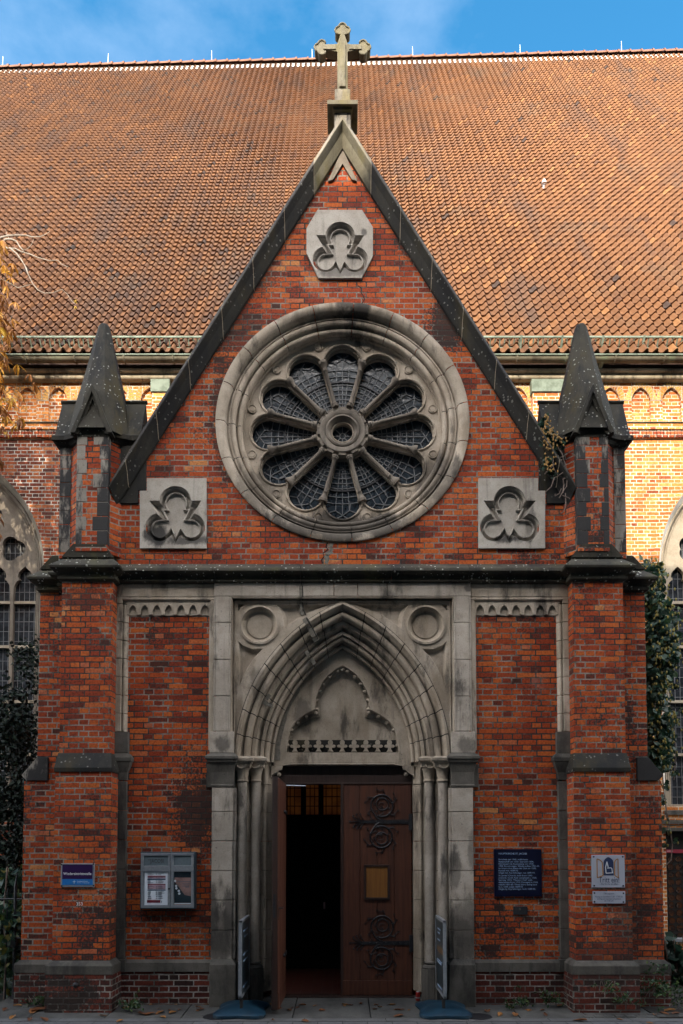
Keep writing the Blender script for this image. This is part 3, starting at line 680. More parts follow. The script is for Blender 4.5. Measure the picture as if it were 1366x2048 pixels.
# ---- three trefoil panels: three lobes crossed by a down-pointing triangle
def tref(cx, cz, s, k, n=180):  # star-shaped outline; s scales, k grows everything
    cen = [(0, .30), (-.27, -.15), (.27, -.15)]; rr = [.167+k*1.44, .1375+k*1.46, .1375+k*1.46]
    tri = [(-.2-k*3.3, .167+k*2), (.2+k*3.3, .167+k*2), (0, -.275-k*2.2)]
    angs = sorted([2*pi*i/n for i in range(n)]+[math.atan2(z, x) % (2*pi) for x, z in tri])
    pts = []
    for t in angs:
        ux, uz = cos(t), sin(t); best = .1
        for (lx, lz), r in zip(cen, rr):
            d = lx*ux+lz*uz; q = d*d-(lx*lx+lz*lz-r*r)
            if q >= 0 and d > 0: best = max(best, d+math.sqrt(q))
        for i in range(3):
            (x0, z0), (x1, z1) = tri[i], tri[(i+1) % 3]; ex, ez = x1-x0, z1-z0; den = ux*ez-uz*ex
            if abs(den) > 1e-9:
                q = (x0*ez-z0*ex)/den; v = (x0*uz-z0*ux)/den
                if q > 0 and -1e-6 <= v <= 1+1e-6: best = max(best, q)
        pts.append((cx+best*ux*s, cz+best*uz*s))
    return pts
def trefoil(cx, cz, s, outline, mat):
    m = MB(); lv = [(.075, -.03), (.073, -.004), (.068, -.004), (.062, .03), (.046, .06), (.03, .062), (.02, .035), (.014, .012), (.006, .012), (.003, .02), (0, .05)]
    m.plate(outline, [tref(cx, cz, s, .075)], -.03, .04, back=False)
    m.grid([[(x, y, z) for x, z in tref(cx, cz, s, k)] for k, y in lv], cu=True)
    fl = tref(cx, cz, s, .0); m.plate(fl, [], .046, .06, back=False)
    return m.build('trefoil_panel', mat, porch)
tp = lambda px, py: W(px, py, -.02)
oc = [tp(*p) for p in ((635, 421), (724, 421), (746, 456), (746, 513), (723, 557), (637, 557), (613, 507), (613, 458))]
c0 = tp(680.5, 504); trefoil(c0[0], c0[1], .74, oc, M_PANEL)
pl = [tp(294, 957), tp(413, 957), tp(413, 1097), tp(280, 1097), tp(280, 982), tp(294, 982)]
c0 = tp(350.5, 1038)
trefoil(c0[0], c0[1], .79, pl, M_PANEL); trefoil(-c0[0], c0[1], .79, [(-x, z) for x, z in pl][::-1], M_PANEL)

# ---- rose window
rose = part('rose_window', porch); PX = H(100, 846, .2)/100*1.075; u = RX/253
rim = [(253.5*u, .1), (253.5*u, -.028), (251*u, -.034), (243.5*u, -.034), (241.5*u, -.026)]
rim += [(241.5*u-.058*sin(t*pi/8), -.026+.085*(1-cos(t*pi/8))) for t in range(1, 5)]
rim += [(232*u, .085), (229.5*u, .085), (229*u, .052), (226.5*u, .052), (226*u, .1)]
rim += [((221+6*cos(t))*u, .085-.034*sin(t)) for t in [k*pi/6 for k in range(1, 6)]]
rim += [(215.5*u, .13), (213.5*u, .15)]
rim += [((208+5.5*cos(t))*u, .13-.032*sin(t)) for t in [k*pi/6 for k in range(0, 7)]]
rim += [(202.6*u, .18), (202*u, .175), (200.5*u, .175), (200.5*u, .235)]
nseg = 19; mb = MB(); offs = .09
for k in range(nseg): 
    a = offs+2*pi*k/nseg; mb.lathe_y(rim, 0, RC, 7, KZ, a+.0035, a+2*pi/nseg-.0035)
mb.build('rim', M_SAND, rose, smooth=True)
YP = .225
def petal(a, r1, hw1, hw0, r0):
    pts = [(-hw0, r0), (-hw1, r1)]+[(hw1*-cos(t), r1+hw1*sin(t)) for t in [pi*k/14 for k in range(1, 14)]]+[(hw1, r1), (hw0, r0)]
    return [((x*cos(a)+r*sin(a))*PX, RC+KZ*(-x*sin(a)+r*cos(a))*PX) for x, r in pts]
pet = [petal(k*pi/6, 137, 35, 10, 48) for k in range(12)]
mb = MB(); mb.plate(circ(190*PX, 0, RC, 72, KZ), [p[::-1] for p in pet]+[circ(19*PX, 0, RC, 32, KZ)], YP, YP+.06); mb.build('tracery', M_SAND, rose)
mb = MB()
for k in range(12):
    mb.plate(petal(k*pi/6, 137, 35.5, 10.5, 47), [petal(k*pi/6, 137, 32.5, 9, 50)[::-1]], YP+.075, YP+.13)
    p = [(x, YP-.004, z) for x, z in petal(k*pi/6, 137, 36.5, 12, 50)][1:-1]; mb.tube(p, .014, 6)
    p = [(x, YP+.035, z) for x, z in petal(k*pi/6, 137, 33.5, 10, 50)][1:-1]; mb.tube(p, .012, 6)
mb.build('petal_moulding', M_SAND, rose, smooth=True)
for k in range(12):
    a = pi/12+k*pi/6; d = (sin(a), cos(a)*KZ)
    P3 = lambda r, y: (d[0]*r*PX, y, RC+d[1]*r*PX)
    mb = MB(); rs = [(50, .048), (53, .05), (54, .042), (56, .048), (58, .036), (60, .0275), (90, .0275), (122, .0275), (124, .037), (126, .029), (131, .036), (137, .058), (138, .064), (143, .064)]
    mb.tube([P3(r, YP-.01) for r, q in rs], [q for r, q in rs], 10); mb.build('colonnette', M_SPOKE, rose, smooth=True)
    mb = MB(); mb.lathe_y([(.064, YP+.01), (.064, YP-.012), (.056, YP-.02), (.046, YP-.012), (.04, YP-.006), (.036, YP-.016), (.0, YP-.014)], d[0]*174*PX, RC+d[1]*174*PX, 18, 1); mb.build('boss', M_SAND, rose, smooth=True)
mb = MB(); mb.lathe_y([(43*PX, YP+.05), (43*PX, YP-.035), (41.5*PX, YP-.045), (34*PX, YP-.045), (32*PX, YP-.035), (31*PX, YP-.05), (28*PX, YP-.058), (26*PX, YP-.03), (22*PX, YP+.0), (20.5*PX, YP+.0), (19*PX, YP+.1)], 0, RC, 48, KZ)
for k in range(12):
    a = k*pi/6; t = (cos(a), -sin(a)); d = (sin(a), cos(a))
    q = [(d[0]*r+t[0]*w_, d[1]*r+t[1]*w_) for r, w_ in ((39, -6.5), (39, 6.5), (47.5, 7), (47.5, -7))]
    mb.hexa([(x*PX, YP+.06, RC+KZ*z*PX) for x, z in q], [(x*PX, YP-.032, RC+KZ*z*PX) for x, z in q])
mb.build('hub', M_SPOKE, rose, smooth=True)
# leaded panes
YG = YP+.105
for k in range(12):
    a = k*pi/6; mb = MB()
    mb.plate(petal(a, 137, 35, 10, 46), [], YG+.012, YG+.02); mb.mi = 1
    pt = lambda x, r: ((x*cos(a)+r*sin(a))*PX, RC+KZ*(-x*sin(a)+r*cos(a))*PX)
    for r in (58, 66, 74.5, 84, 94, 104, 121, 134):
        hw_ = max(5, r*.255-2.5); n = 4
        arc = [(hw_*(2*i/n-1), math.sqrt(max(0, r*r-(hw_*(2*i/n-1))**2))) for i in range(n+1)]
        for p, q in zip(arc[:-1], arc[1:]): mb.bar(pt(*p), pt(*q), .0095, YG-.001, YG+.014)
    for x0, x1 in ((-3.4, -9.5), (0, 0), (3.4, 9.5)): mb.bar(pt(x0, 50), pt(x1, 111), .0095, YG-.001, YG+.014)
    for p, q in (((0, 111), (0, 157)), ((0, 157), (-11, 163)), ((0, 157), (11, 163)), ((-11, 111), (-13, 147)), ((11, 111), (13, 147)), ((-13, 147), (0, 157)), ((13, 147), (0, 157)), ((-13, 147), (-27, 152)), ((13, 147), (27, 152)), ((-13, 147), (-15, 134))):
        mb.bar(pt(*p), pt(*q), .0095, YG-.001, YG+.014)
    mb.mi = 2; hw_ = 26; arc = [(hw_*(2*i/5-1), math.sqrt(109**2-(hw_*(2*i/5-1))**2)) for i in range(6)]
    for p, q in zip(arc[:-1], arc[1:]): mb.bar(pt(*p), pt(*q), .02, YG-.012, YG+.014)
    mb.build('pane', [M_GLASS, M_LEAD, M_IRON], rose)
mb = MB(); mb.plate(circ(20*PX, 0, RC, 32, KZ), [], YG+.0, YG+.01); mb.mi = 1
for k in range(8):
    a = k*pi/4; mb.bar((sin(a)*5*PX, RC+cos(a)*5*PX), (sin(a)*19*PX, RC+cos(a)*19*PX), .009, YG-.012, YG+.002)
mb.lathe_y([(6*PX, YG-.01), (6*PX, YG-.014), (4.6*PX, YG-.014), (4.6*PX, YG-.004)], 0, RC, 16)
mb.build('pane', [M_GLASS, M_LEAD], rose)
MB().box(-1.6, 1.6, .5, .52, RC-1.6, RC+1.6).build('dark_backing', M_BLACK, rose)

# ---- cracks and cement repairs
mb = MB()
def crack(pts, wd, y):
    for (p, q) in zip(pts[:-1], pts[1:]):
        mb.bar(p, q, wd*(.7+.6*rnd.random()), y, y+.03)
wq = lambda l, y: [W(a, c_, y) for a, c_ in l]
crack(wq([(655, 1085), (652, 1094), (656, 1099), (646, 1106), (648, 1113), (643, 1120), (645, 1127)], -.004), .012, -.004)
mb.build('settlement_crack', M_CRACK, porch); mb = MB()
crack(wq([(716, 571), (723, 577), (722, 585), (727, 592), (729, 599), (723, 608)], -.004), .01, -.004)
mb.build('settlement_crack', M_CRACK, porch)
mb = MB(); crack(wq([(664, 1086), (660, 1095), (664, 1102), (652, 1110), (655, 1119), (652, 1127)], -.003), .05, -.003); mb.build('mortar_repair', M_MORTAR, porch)

# ================================================================ PORTAL
portal = part('portal', porch)
zcap0, zcap1, zsp = Z(1575), Z(1510), Z(1518)
W0 = H(214.5, 1450, .03); za_ = Z(1203.5, .03); h_ = za_-zsp; CA = (h_*h_-W0*W0)/(2*W0)      # pointed arch: arc centres +-CA
def apt(w_, t, s=1):
    r = w_+CA; ph = t*math.acos(CA/r); return s*(CA-r*cos(ph))*-1*-1, zsp+r*sin(ph)
def arch_line(w_, n=20):          # left springing -> apex -> right springing
    l = [apt(w_, i/n, 1) for i in range(n+1)]; return l+[(-x, z) for x, z in l[-2::-1]]
# frame: band and upper pilasters
mb = MB(); zt = Z(1171); zi = Z(1193.5)
xi = H(224, 1300)
nb = 5
for s in (-1, 1):
    for a, b_ in ((1463, 1393), (1393, 1320), (1320, 1246), (1246, 1193.5)):
        z0, z1 = Z(a)+.004, Z(b_)-.004
        mb.box(s*(xi+.02), s*(XP0-.035), -.03, .15, z0, z1)
        for x in (xi+.006, XP0-.02): mb.tube([(s*x, -.012, z0), (s*x, -.012, z1)], .017, 8)
cuts = [-XP0, H(603-685, 1180), H(668-685, 1180), H(715-685, 1180), H(774-685, 1180), XP0]
for a, b_ in zip(cuts[:-1], cuts[1:]): mb.box(a+.004, b_-.004, -.03, .15, zi, zt+.02)
mb.build('frame', M_SANDG, portal, bevel=.005)
mb = MB(); zs_ = Z(1465)
for x, y, r in ((xi-.014, -.004, .022), (xi-.055, .03, .012)):
    mb.tube([(-x, y, zs_), (-x, y, zi+x-xi-.0), (x, y, zi+x-xi), (x, y, zs_)], r, 8)
mb.build('roll_moulding', M_SAND, portal, smooth=True)
# spandrels with sunk fields
fw = xi+.015; fz = Z(1200.5)
sp = lambda l: [W(a, c_, .045) for a, c_ in l]
T1 = sp([(552, 1209), (661, 1209), (640, 1216), (606, 1230), (568, 1257), (566.5, 1241), (561, 1223)])
T2 = sp([(477, 1282), (486, 1291), (504, 1298), (526, 1297), (508, 1317), (492, 1342), (478, 1373)])
T3 = sp([(475.8, 1209), (487.6, 1209), (475.8, 1222)])
cc = W(518.5, 1250, .045); cr_ = H(40, 1250)
hol = []
for s in (1, -1):
    for t in (T1, T2, T3): hol.append([(x*s, z) for x, z in t])
    hol.append(circ(cr_*.93, cc[0]*s, cc[1], 40))
al = arch_line(W0-.012, 24)
mb = MB(); mb.plate([(-fw, zsp-.0), (-fw, fz), (fw, fz), (fw, zsp)]+al[::-1], hol, .045, .075)
for s in (1, -1):
    for t in (T1, T2, T3):        # sloping sides of the sunk fields
        t = [(x*s, z) for x, z in t]; gx = sum(p[0] for p in t)/len(t); gz = sum(p[1] for p in t)/len(t)
        mb.grid([[(x, .045, z) for x, z in t], [(gx+(x-gx)*.72, .1, gz+(z-gz)*.72) for x, z in t]], cu=True); mb.plate([(gx+(x-gx)*.74, gz+(z-gz)*.74) for x, z in t], [], .098, .11, back=False)
mb.build('spandrel', M_SAND, portal)
for s in (1, -1):
    mb = MB(); mb.lathe_y([(cr_, .05), (cr_, .026), (cr_*.9, .022), (cr_*.88, .05), (cr_*.8, .085), (cr_*.7, .1), (cr_*.655, .1), (cr_*.65, .115), (cr_*.635, .115), (cr_*.63, .092), (0, .09)], cc[0]*s, cc[1], 44)
    mb.build('roundel', M_SAND, portal, smooth=True)
# arch orders
WI = H(137, 1480, .42)
def rollp(cx, cy, r, a0, a1, n=6): return [(cx+r*cos(R(a0+(a1-a0)*i/n)), cy-r*sin(R(a0+(a1-a0)*i/n))) for i in range(n+1)]
ap = [(W0+.0, .07), (W0, .012), (W0-.035, .008), (W0-.045, .02), (W0-.058, .062), (W0-.075, .1), (W0-.1, .13)]
ap += rollp(W0-.142, .11, .04, 20, 200)+[(W0-.186, .17), (W0-.194, .19), (W0-.2, .17), (W0-.25, .17), (W0-.256, .19), (W0-.27, .24), (W0-.295, .262), (W0-.31, .255)]
ap += [(W0-.312, .225), (W0-.355, .225), (W0-.36, .275)]+rollp(W0-.397, .28, .033, 30, 200)+[(W0-.432, .33), (W0-.44, .35)]+rollp(W0-.468, .35, .026, 20, 190)+[(WI, .4), (WI-.0, .46)]
mb = MB(); NV = 8; CRK = {(1, 5), (1, 6)}
for s in (1, -1):
    for band, lo, hi, fr in ((0, 0, 15, .0), (1, 15, len(ap), .012)):
        pp = ap[lo:hi+1] if band == 0 else ap[lo:]
        cutl = [0]+[min(1, (k+fr*4)/NV*1.0) for k in range(1, NV)]+[1]
        for k in range(NV):
            g0 = .0025 if k else 0; g1 = .0025 if k < NV-1 else -.0
            mb.grid([[(lambda q: (q[0], y, q[1]))(apt(w_, cutl[k]+g0+(cutl[k+1]-cutl[k]-g0-g1)*i/4, s)) for i in range(5)] for w_, y in pp])
mb.build('arch_moulding', M_SAND, portal, smooth=True, fix=False)
# dark bed behind the joints
mb = MB(); mb.grid([[(lambda q: (q[0], y+.02, q[1]))(apt(w_+.012, i/24, s_)) for i in range(25)] for w_, y in ap] if False else [[(lambda q: (q[0], y+.02, q[1]))((apt(w_+.012, i/24, 1) if i <= 24 else (lambda z_: (-z_[0], z_[1]))(apt(w_+.012, (48-i)/24, 1)))) for i in range(49)] for w_, y in ap])
mb.build('joint_bed', M_CRACK, portal)
# broad cement-filled crack running through frame, spandrel and arch
mb = MB()
crack(wq([(602, 1171), (603, 1193)], -.033), .05, -.033)
crack(wq([(602.5, 1197), (603, 1219), (607, 1230)], .04), .06, .038)
crack(wq([(609, 1236), (616, 1246)], .0), .065, .002); crack(wq([(618, 1252), (629, 1272)], .05), .06, .05); crack(wq([(628, 1274), (634, 1282)], .13), .07, .11)
crack(wq([(612, 1304), (619, 1313)], .2), .06, .155); crack(wq([(622, 1318), (630, 1330)], .26), .055, .215)
crack(wq([(524, 1401), (534, 1409), (546, 1413)], .2), .06, .16); crack(wq([(533, 1400), (540, 1390)], .2), .05, .16)
mb.build('mortar_repair', M_MORTAR, portal)
mb = MB(); crack(wq([(605, 1171), (605.5, 1193)], -.04), .013, -.038); crack(wq([(605.5, 1197), (606, 1219), (612, 1230)], .03), .014, .03); crack(wq([(613, 1236), (621, 1249), (631, 1268), (635, 1276)], -.01), .016, -.004)
mb.build('settlement_crack', M_CRACK, portal)

# jambs: lower pilaster, two nook shafts each side, capitals, bases
def jpil(m):
    xa, xb = H(219, 1700), H(261, 1700); zz = [1918, 1860, 1800, 1741, 1682, 1624, 1575]
    for a, b_ in zip(zz[:-1], zz[1:]):
        m.box(xa, xb, -.035, .2, Z(a)+.004, Z(b_)-.004); m.box(xa-.035, xa+.01, .0, .2, Z(a)+.004, Z(b_)-.004)
    return m
both(jpil, 'pilaster', M_SANDG, portal, bevel=.006)
def jbase(m):
    xa, xb = H(217.5, 1950, -.07), H(266, 1950, -.07)
    stack(m, [(-.1, xa-.03, xb, -.09, .2), (Z(1930, -.08), xa-.03, xb, -.09, .2), (Z(1918, -.04), H(219, 1918), H(261, 1918), -.037, .2)]); return m
both(jbase, 'pilaster_base', M_LOWST, portal, bevel=.012)
def jblock(m):
    m.box(H(217, 1485), H(265, 1485), -.04, .2, Z(1506), Z(1464)); return m
both(jblock, 'pilaster_block', M_SANDG, portal, bevel=.008)
def jcap(m):
    xa, xb = H(217, 1550), H(262, 1550)
    stack(m, [(Z(1575), xa, xb, -.04, .2), (Z(1571), xa-.006, xb+.006, -.046, .2), (Z(1569), xa, xb, -.036, .2), (Z(1545), xa, xb, -.036, .2), (Z(1530), xa-.02, xb+.02, -.055, .2), (Z(1527), xa-.03, xb+.03, -.065, .2), (Z(1525), xa-.045, xb+.045, -.08, .2), (Z(1521), xa-.05, xb+.05, -.085, .2), (Z(1519), xa-.06, xb+.07, -.1, .2), (Z(1514), xa-.06, xb+.075, -.1, .2), (Z(1508), xa-.02, xb+.03, -.05, .2), (Z(1506), xa, xb, -.04, .2)])
    m.box(xb-.01, xb+.07, .02, .15, Z(1574), Z(1528)); return m
both(jcap, 'pilaster_capital', M_LOWST, portal, bevel=.003)
C1, C2 = (H(201.5, 1750, .12), .12), (H(174, 1750, .255), .255); RS = .066
def jstep(m):
    zz = [1985, 1918, 1860, 1800, 1741, 1682, 1624, 1568, 1515]
    poly = [(H(219, 1700), .15), (C1[0]+.03, .2), (C1[0]-.075, .215), (C1[0]-.085, .27), (C2[0]+.02, .335), (C2[0]-.07, .345), (H(163, 1700, .33)+.0, .36)]
    for i in range(5): t = pi*i/4; poly.append((H(156, 1700, .34)+.03*cos(t), .355-.03*sin(t)))
    poly += [(H(150, 1700, .36), .38), (H(141, 1700, .45), .45), (H(141, 1700, .45), .6), (H(219, 1700), .6)]
    for a, b_ in zip(zz[:-1], zz[1:]): m.prism(poly, Z(a, .3)+.004, Z(b_, .3)-.004)
    return m
both(jstep, 'jamb', M_SAND, portal)
for s in (1, -1):
    for (cx, cy), nm in ((C1, 0), (C2, 1)):
        mb = MB(); zb, zt = Z(1932, cy), Z(1560-0*nm, cy)
        mb.lathe_z([(RS, zb), (RS*.99, zt)], s*cx, cy, 24)
        sh = mb.build('column', M_SANDG, portal, smooth=True)
        mb = MB(); z1, z2 = Z(1562, cy), Z(1529, cy)
        mb.lathe_z([(RS+.004, z1-.012), (RS+.018, z1-.006), (RS+.018, z1+.004), (RS+.004, z1+.012), (RS+.006, z1+.06), (RS+.02, z1+.13), (RS+.045, z1+.2), (RS+.05, z2)], s*cx, cy, 20)
        q = RS+.055
        stack(mb, [(z2-.05, s*cx-q*.93, s*cx+q*.93, cy-q*.93, cy+.1), (z2-.0, s*cx-q, s*cx+q, cy-q, cy+.1), (z2+.012, s*cx-q-.02, s*cx+q+.02, cy-q-.02, cy+.1), (z2+.03, s*cx-q-.02, s*cx+q+.02, cy-q-.02, cy+.1), (z2+.034, s*cx-q-.04, s*cx+q+.04, cy-q-.04, cy+.1), (z2+.07, s*cx-q-.045, s*cx+q+.045, cy-q-.045, cy+.1), (z2+.1, s*cx-q+.01, s*cx+q-.01, cy-q+.01, cy+.1)])
        c0 = (s*cx, z2-.055)
        mb.lathe_y([(.07, cy-q+.03), (.07, cy-q-.012), (.06, cy-q-.018), (.052, cy-q-.012), (.05, cy-q+.0), (0, cy-q+.0)], c0[0], c0[1]+.05, 14, 1., pi/2, 3*pi/2)
        mb.build('capital', M_SAND, sh, smooth=True)
        mb = MB(); zb = Z(1930, cy)
        mb.lathe_z([(RS, zb+.05), (RS+.012, zb+.045), (RS+.02, zb+.035), (RS+.012, zb+.022), (RS+.008, zb+.012), (RS+.035, zb-.005), (RS+.045, zb-.025), (RS+.04, zb-.045), (RS+.05, zb-.05)], s*cx, cy, 20)
        mb.prism([(s*cx+(RS+.055)*cos(pi/8+k*pi/4), cy+(RS+.055)*sin(pi/8+k*pi/4)) for k in range(8)], -.1, zb-.05)
        mb.build('base', M_LOWST, sh, smooth=True)

# tympanum with blind trefoil arch, ball flowers and a row of little crosses
tym = part('tympanum', porch); YT = .42
tx = lambda d: H(d, 1430, YT); tz = lambda p: Z(p, YT)
zl = tz(1531)
ou = [(115, 1506), (113, 1480), (107, 1457), (98.5, 1444.5), (88.5, 1436), (74, 1426.5), (59, 1419), (57, 1419), (54.8, 1407), (55, 1395.5), (49.5, 1381), (44, 1370), (36, 1357), (25.5, 1346.5), (13, 1337.5), (0, 1330)]
cont = [(-tx(d), tz(p)) for d, p in ou]; cont = cont+[(-x, z) for x, z in cont[-2::-1]]
wl_ = WI+.0
oa = arch_line(wl_, 22)
ol = [(-wl_, zl)]+oa+[(wl_, zl)]
mb = MB(); mb.plate(ol, [cont[::-1]], YT, YT+.05)
inn = [(105, 1506), (104, 1482), (98, 1462), (90, 1451), (81, 1443.5), (68, 1436), (45.5, 1431), (45.5, 1430), (45.5, 1412), (45.5, 1397), (41, 1384), (36, 1374), (29, 1363), (20, 1354), (10, 1346), (0, 1341)]
ci = [(-tx(d), tz(p)) for d, p in inn]; ci = ci+[(-x, z) for x, z in ci[-2::-1]]
mid = [(a[0]*.62+b_[0]*.38, a[1]*.62+b_[1]*.38) for a, b_ in zip(cont, ci)]
rw = lambda l, y: [(x, y, z) for x, z in l]
mb.grid([rw(cont, YT+.0), rw([(x*.995, z-.002) for x, z in cont], YT-.012), rw([(x*.97, z-.008) for x, z in cont], YT-.008), rw(mid, YT+.06), rw(ci, YT+.075), rw(ci, YT+.11)])
mb.plate([(-1.0, zl), (-1.0, tz(1315)), (1.0, tz(1315)), (1.0, zl)], [], YT+.1, YT+.15)
mb.build('panel', M_SAND, tym)
mb = MB(); mb.box(-tx(113), tx(113), YT-.012, YT+.12, zl, tz(1505)); mb.box(-tx(104), tx(104), YT-.014, YT+.0, tz(1526), tz(1525)+.004)
mb.tube([(-tx(104), YT-.012, tz(1528.6)), (tx(104), YT-.012, tz(1528.6))], .016, 8); mb.box(-tx(104), tx(104), YT-.016, YT, tz(1524.4), tz(1523)); mb.build('sill', M_SAND, tym, bevel=.004)
mb = MB()
for t, n in (((0, 7), 5), ((7, 15), 6)):
    seg = mid[t[0]:t[1]+1]
    for i in range(n):
        q = (i+.5)/n*(len(seg)-1) if t[0] == 0 else (i+.35)/n*(len(seg)-1); k = min(int(q), len(seg)-2); f_ = q-k
        x = seg[k][0]*(1-f_)+seg[k+1][0]*f_; z = seg[k][1]*(1-f_)+seg[k+1][1]*f_
        for s in (1, -1): MB().ball((s*x, YT+.035, z-.012), .03, 8, 6).build('ball_flower', M_SAND, tym, smooth=True)
MB().ball((0, YT+.035, mid[15][1]-.03), .03, 8, 6).build('ball_flower', M_SAND, tym, smooth=True)
mb = MB(); mb.box(-tx(107), tx(107), YT+.045, YT+.1, tz(1505), tz(1479)); mb.build('band', M_DARK, tym)  # dark stone paints the shade in the gaps between the crosses
for i in range(9):
    mb = MB(); cx = tx((i-4)*23.6-.5); s_ = tx(1)
    z = lambda p: tz(p)
    mb.plate([(cx-6*s_, z(1503)), (cx+6*s_, z(1503)), (cx+3.2*s_, z(1499)), (cx+2.6*s_, z(1495)), (cx-2.6*s_, z(1495)), (cx-3.2*s_, z(1499))], [], YT+.0, YT+.05)
    for dx, p, r in ((0, 1485, 5), (-6, 1492, 4.2), (6, 1492, 4.2), (0, 1492.5, 4)):
        mb.plate(circ(r*s_, cx+dx*s_, z(p), 12, 1.15 if dx == 0 else .75), [], YT+.001*(1+abs(dx))+.0, YT+.05)
    mb.build('cresting_cross', M_SAND, tym)
def corbel(m):
    xa = H(120, 1545, .4); xb = H(143, 1545, .4)
    m.plate([(xa, tz(1532)), (xb, tz(1532)), (xb, tz(1556)), (xb-.02, tz(1550)), (xa+.08, tz(1546)), (xa+.055, tz(1541)), (xa+.01, tz(1539))], [], YT-.03, .55)
    m.ball((xa+.05, YT+.0, tz(1549)), .03, 8, 6); return m
both(corbel, 'corbel', M_SAND, tym)
mb = MB(); gl = [apt(wl_-.006, .02+.6*i/14) for i in range(15)]
gr = [(x+(.07+.02*rnd.random()-.05*i/14), z) for i, (x, z) in enumerate(gl)]
mb.plate(gl+gr[::-1], [], YT-.006, YT+.02); mb.build('mortar_repair', M_MORTAR, tym)

# ---- doorway: wall core, oak leaves, interior
YD = .47; XD = H(141, 1750, YD); zsill = Z(1990, YD); zlin = Z(1567, YD)
core = MB(); core.plate([(-3.3, -.1), (-3.3, ZC0+.3), (3.3, ZC0+.3), (3.3, -.1)], [[(XD, -.08), (XD, tz(1531)), (-XD, tz(1531)), (-XD, -.08)]], .56, .75); core.build('wall_core', M_BRICK, porch)
mb = MB(); mb.box(-XD, XD, YD, YD+.13, zlin, Z(1551, YD)); mb.box(-XD, XD, YD+.03, YD+.13, Z(1551, YD), tz(1531)+.02); mb.box(-XD, XD, YD-.012, YD+.1, zlin-.012, zlin+.012)
mb.build('door_transom', M_DOORD, porch, bevel=.004)
def planks(mb, n, w_, h, t, rail):      # leaf in its own frame: x 0..w, y 0..t, z 0..h
    for i in range(n):
        mb.box(w_*i/n+.003, w_*(i+1)/n-.003, 0, t, 0, h)
    mb.box(0, w_, -.015, 0.01, 0, rail); mb.box(0, w_, .012, t-.006, 0, h)
    return mb
LW = H(137, 1750, YD)+.01; LH = zlin-zsill-.006
rd = part('door_leaf', porch); rd.location = (.0, YD, zsill)
planks(MB(), 4, LW, LH, .06, .2).build('plank', M_DOOR, rd, bevel=.004)
MB().box(-.028, .012, -.014, .05, .0, LH).build('closing_strip', M_DOORD, rd, bevel=.004)
lx = lambda px: H(px-685, 1750, YD)
def strap(zp, nm='hinge_strap'):
    mb = MB(); z0 = Z(zp, YD)-zsill; k = lx(686)-lx(685)
    X = lambda a: lx(690+a/9.757); Zq = lambda b_: z0-(b_-715)/9.757*k
    mb.hexa([(X(350), .0, Zq(742)), (X(1250), 0, Zq(757)), (X(1250), 0, Zq(668)), (X(350), 0, Zq(688))], [(X(350), -.014, Zq(742)), (X(1250), -.014, Zq(757)), (X(1250), -.014, Zq(668)), (X(350), -.014, Zq(688))])
    mb.box(X(690), X(735), -.022, 0, Zq(765), Zq(665)); mb.box(X(335), X(370), -.02, 0, Zq(748), Zq(682)); mb.box(X(1245), X(1315), -.03, .0, Zq(880), Zq(560))
    for a in (480, 605, 790, 925, 1060, 1190): mb.ball((X(a), -.014, Zq(712)), .011, 6, 4)
    y = -.01
    for (cx, cz, q) in ((720, 400, 1), (705, 1010, -1)):
        for r_, a0, a1, th in ((213, -120, 215, .0105), (118, 0, 360, .0085), (60, 40, 300, .005)):
            mb.tube([(X(cx+(10 if r_ == 118 else 0)+r_*cos(R(a0+(a1-a0)*i/40))), y, Zq(cz-q*(0 if r_ != 118 else 30)-q*r_*sin(R(a0+(a1-a0)*i/40)))) for i in range(41)], th, 6)
        mb.tube([(X(cx+213*cos(R(215))), y, Zq(cz-q*213*sin(R(215)))), (X(cx-120), y, Zq(cz+q*215)), (X(cx-40), y, Zq(cz+q*275))], .013, 6)
        for i, t in enumerate((.02, .1, .2, .3, .4, .52)):
            ang = R(-110)+i*R(62)
            b0 = (cx+213*cos(ang), cz-q*213*sin(ang)); mb.ball((X(b0[0]), y-.004, Zq(b0[1])), .017, 6, 4)
            for d, ln in ((1, 120), (.35, 95)):
                a2 = ang+d*.55; tip = (cx+(213+ln)*cos(a2), cz-q*(213+ln)*sin(a2)); md = (cx+(213+ln*.6)*cos(ang+d*.15), cz-q*(213+ln*.6)*sin(ang+d*.15))
                if cz+0 and abs(tip[1]-715) > 45 and tip[0] < 1215:
                    mb.tube([(X(b0[0]), y, Zq(b0[1])), (X(md[0]), y, Zq(md[1])), (X(tip[0]), y, Zq(tip[1]))], .0045, 5)
                    for j in range(5): mb.ball((X(tip[0])+.012*cos(j*1.257), y-.004, Zq(tip[1])+.012*sin(j*1.257)), .0068, 5, 4)
            a2 = ang+.5; tip = (cx+150*cos(a2), cz-q*150*sin(a2)); mb.tube([(X(b0[0]), y, Zq(b0[1])), (X(tip[0]), y, Zq(tip[1]))], .004, 5)
            for j in range(5): mb.ball((X(tip[0])+.011*cos(j*1.257), y-.004, Zq(tip[1])+.011*sin(j*1.257)), .0065, 5, 4)
        for j in range(5): mb.ball((X(cx)+.013*cos(j*1.257), y-.004, Zq(cz+q*30)+.013*sin(j*1.257)), .008, 5, 4)
    for tx_, tz_ in ((300, 570), (225, 575), (160, 605), (95, 712), (170, 820), (235, 845), (305, 840)):
        d = 1 if tz_ > 712 else -1
        mb.tube([(X(350), y, Zq(712)), (X(tx_+70 if tz_ != 712 else 220), y, Zq(712+d*(40 if tz_ != 712 else 0))), (X(tx_+10), y, Zq(712+(tz_-712)*.7)), (X(tx_), y, Zq(tz_))], .006, 5); mb.ball((X(tx_), y-.003, Zq(tz_)), .014, 6, 4)
    mb.build(nm, M_IRON, rd, smooth=True)
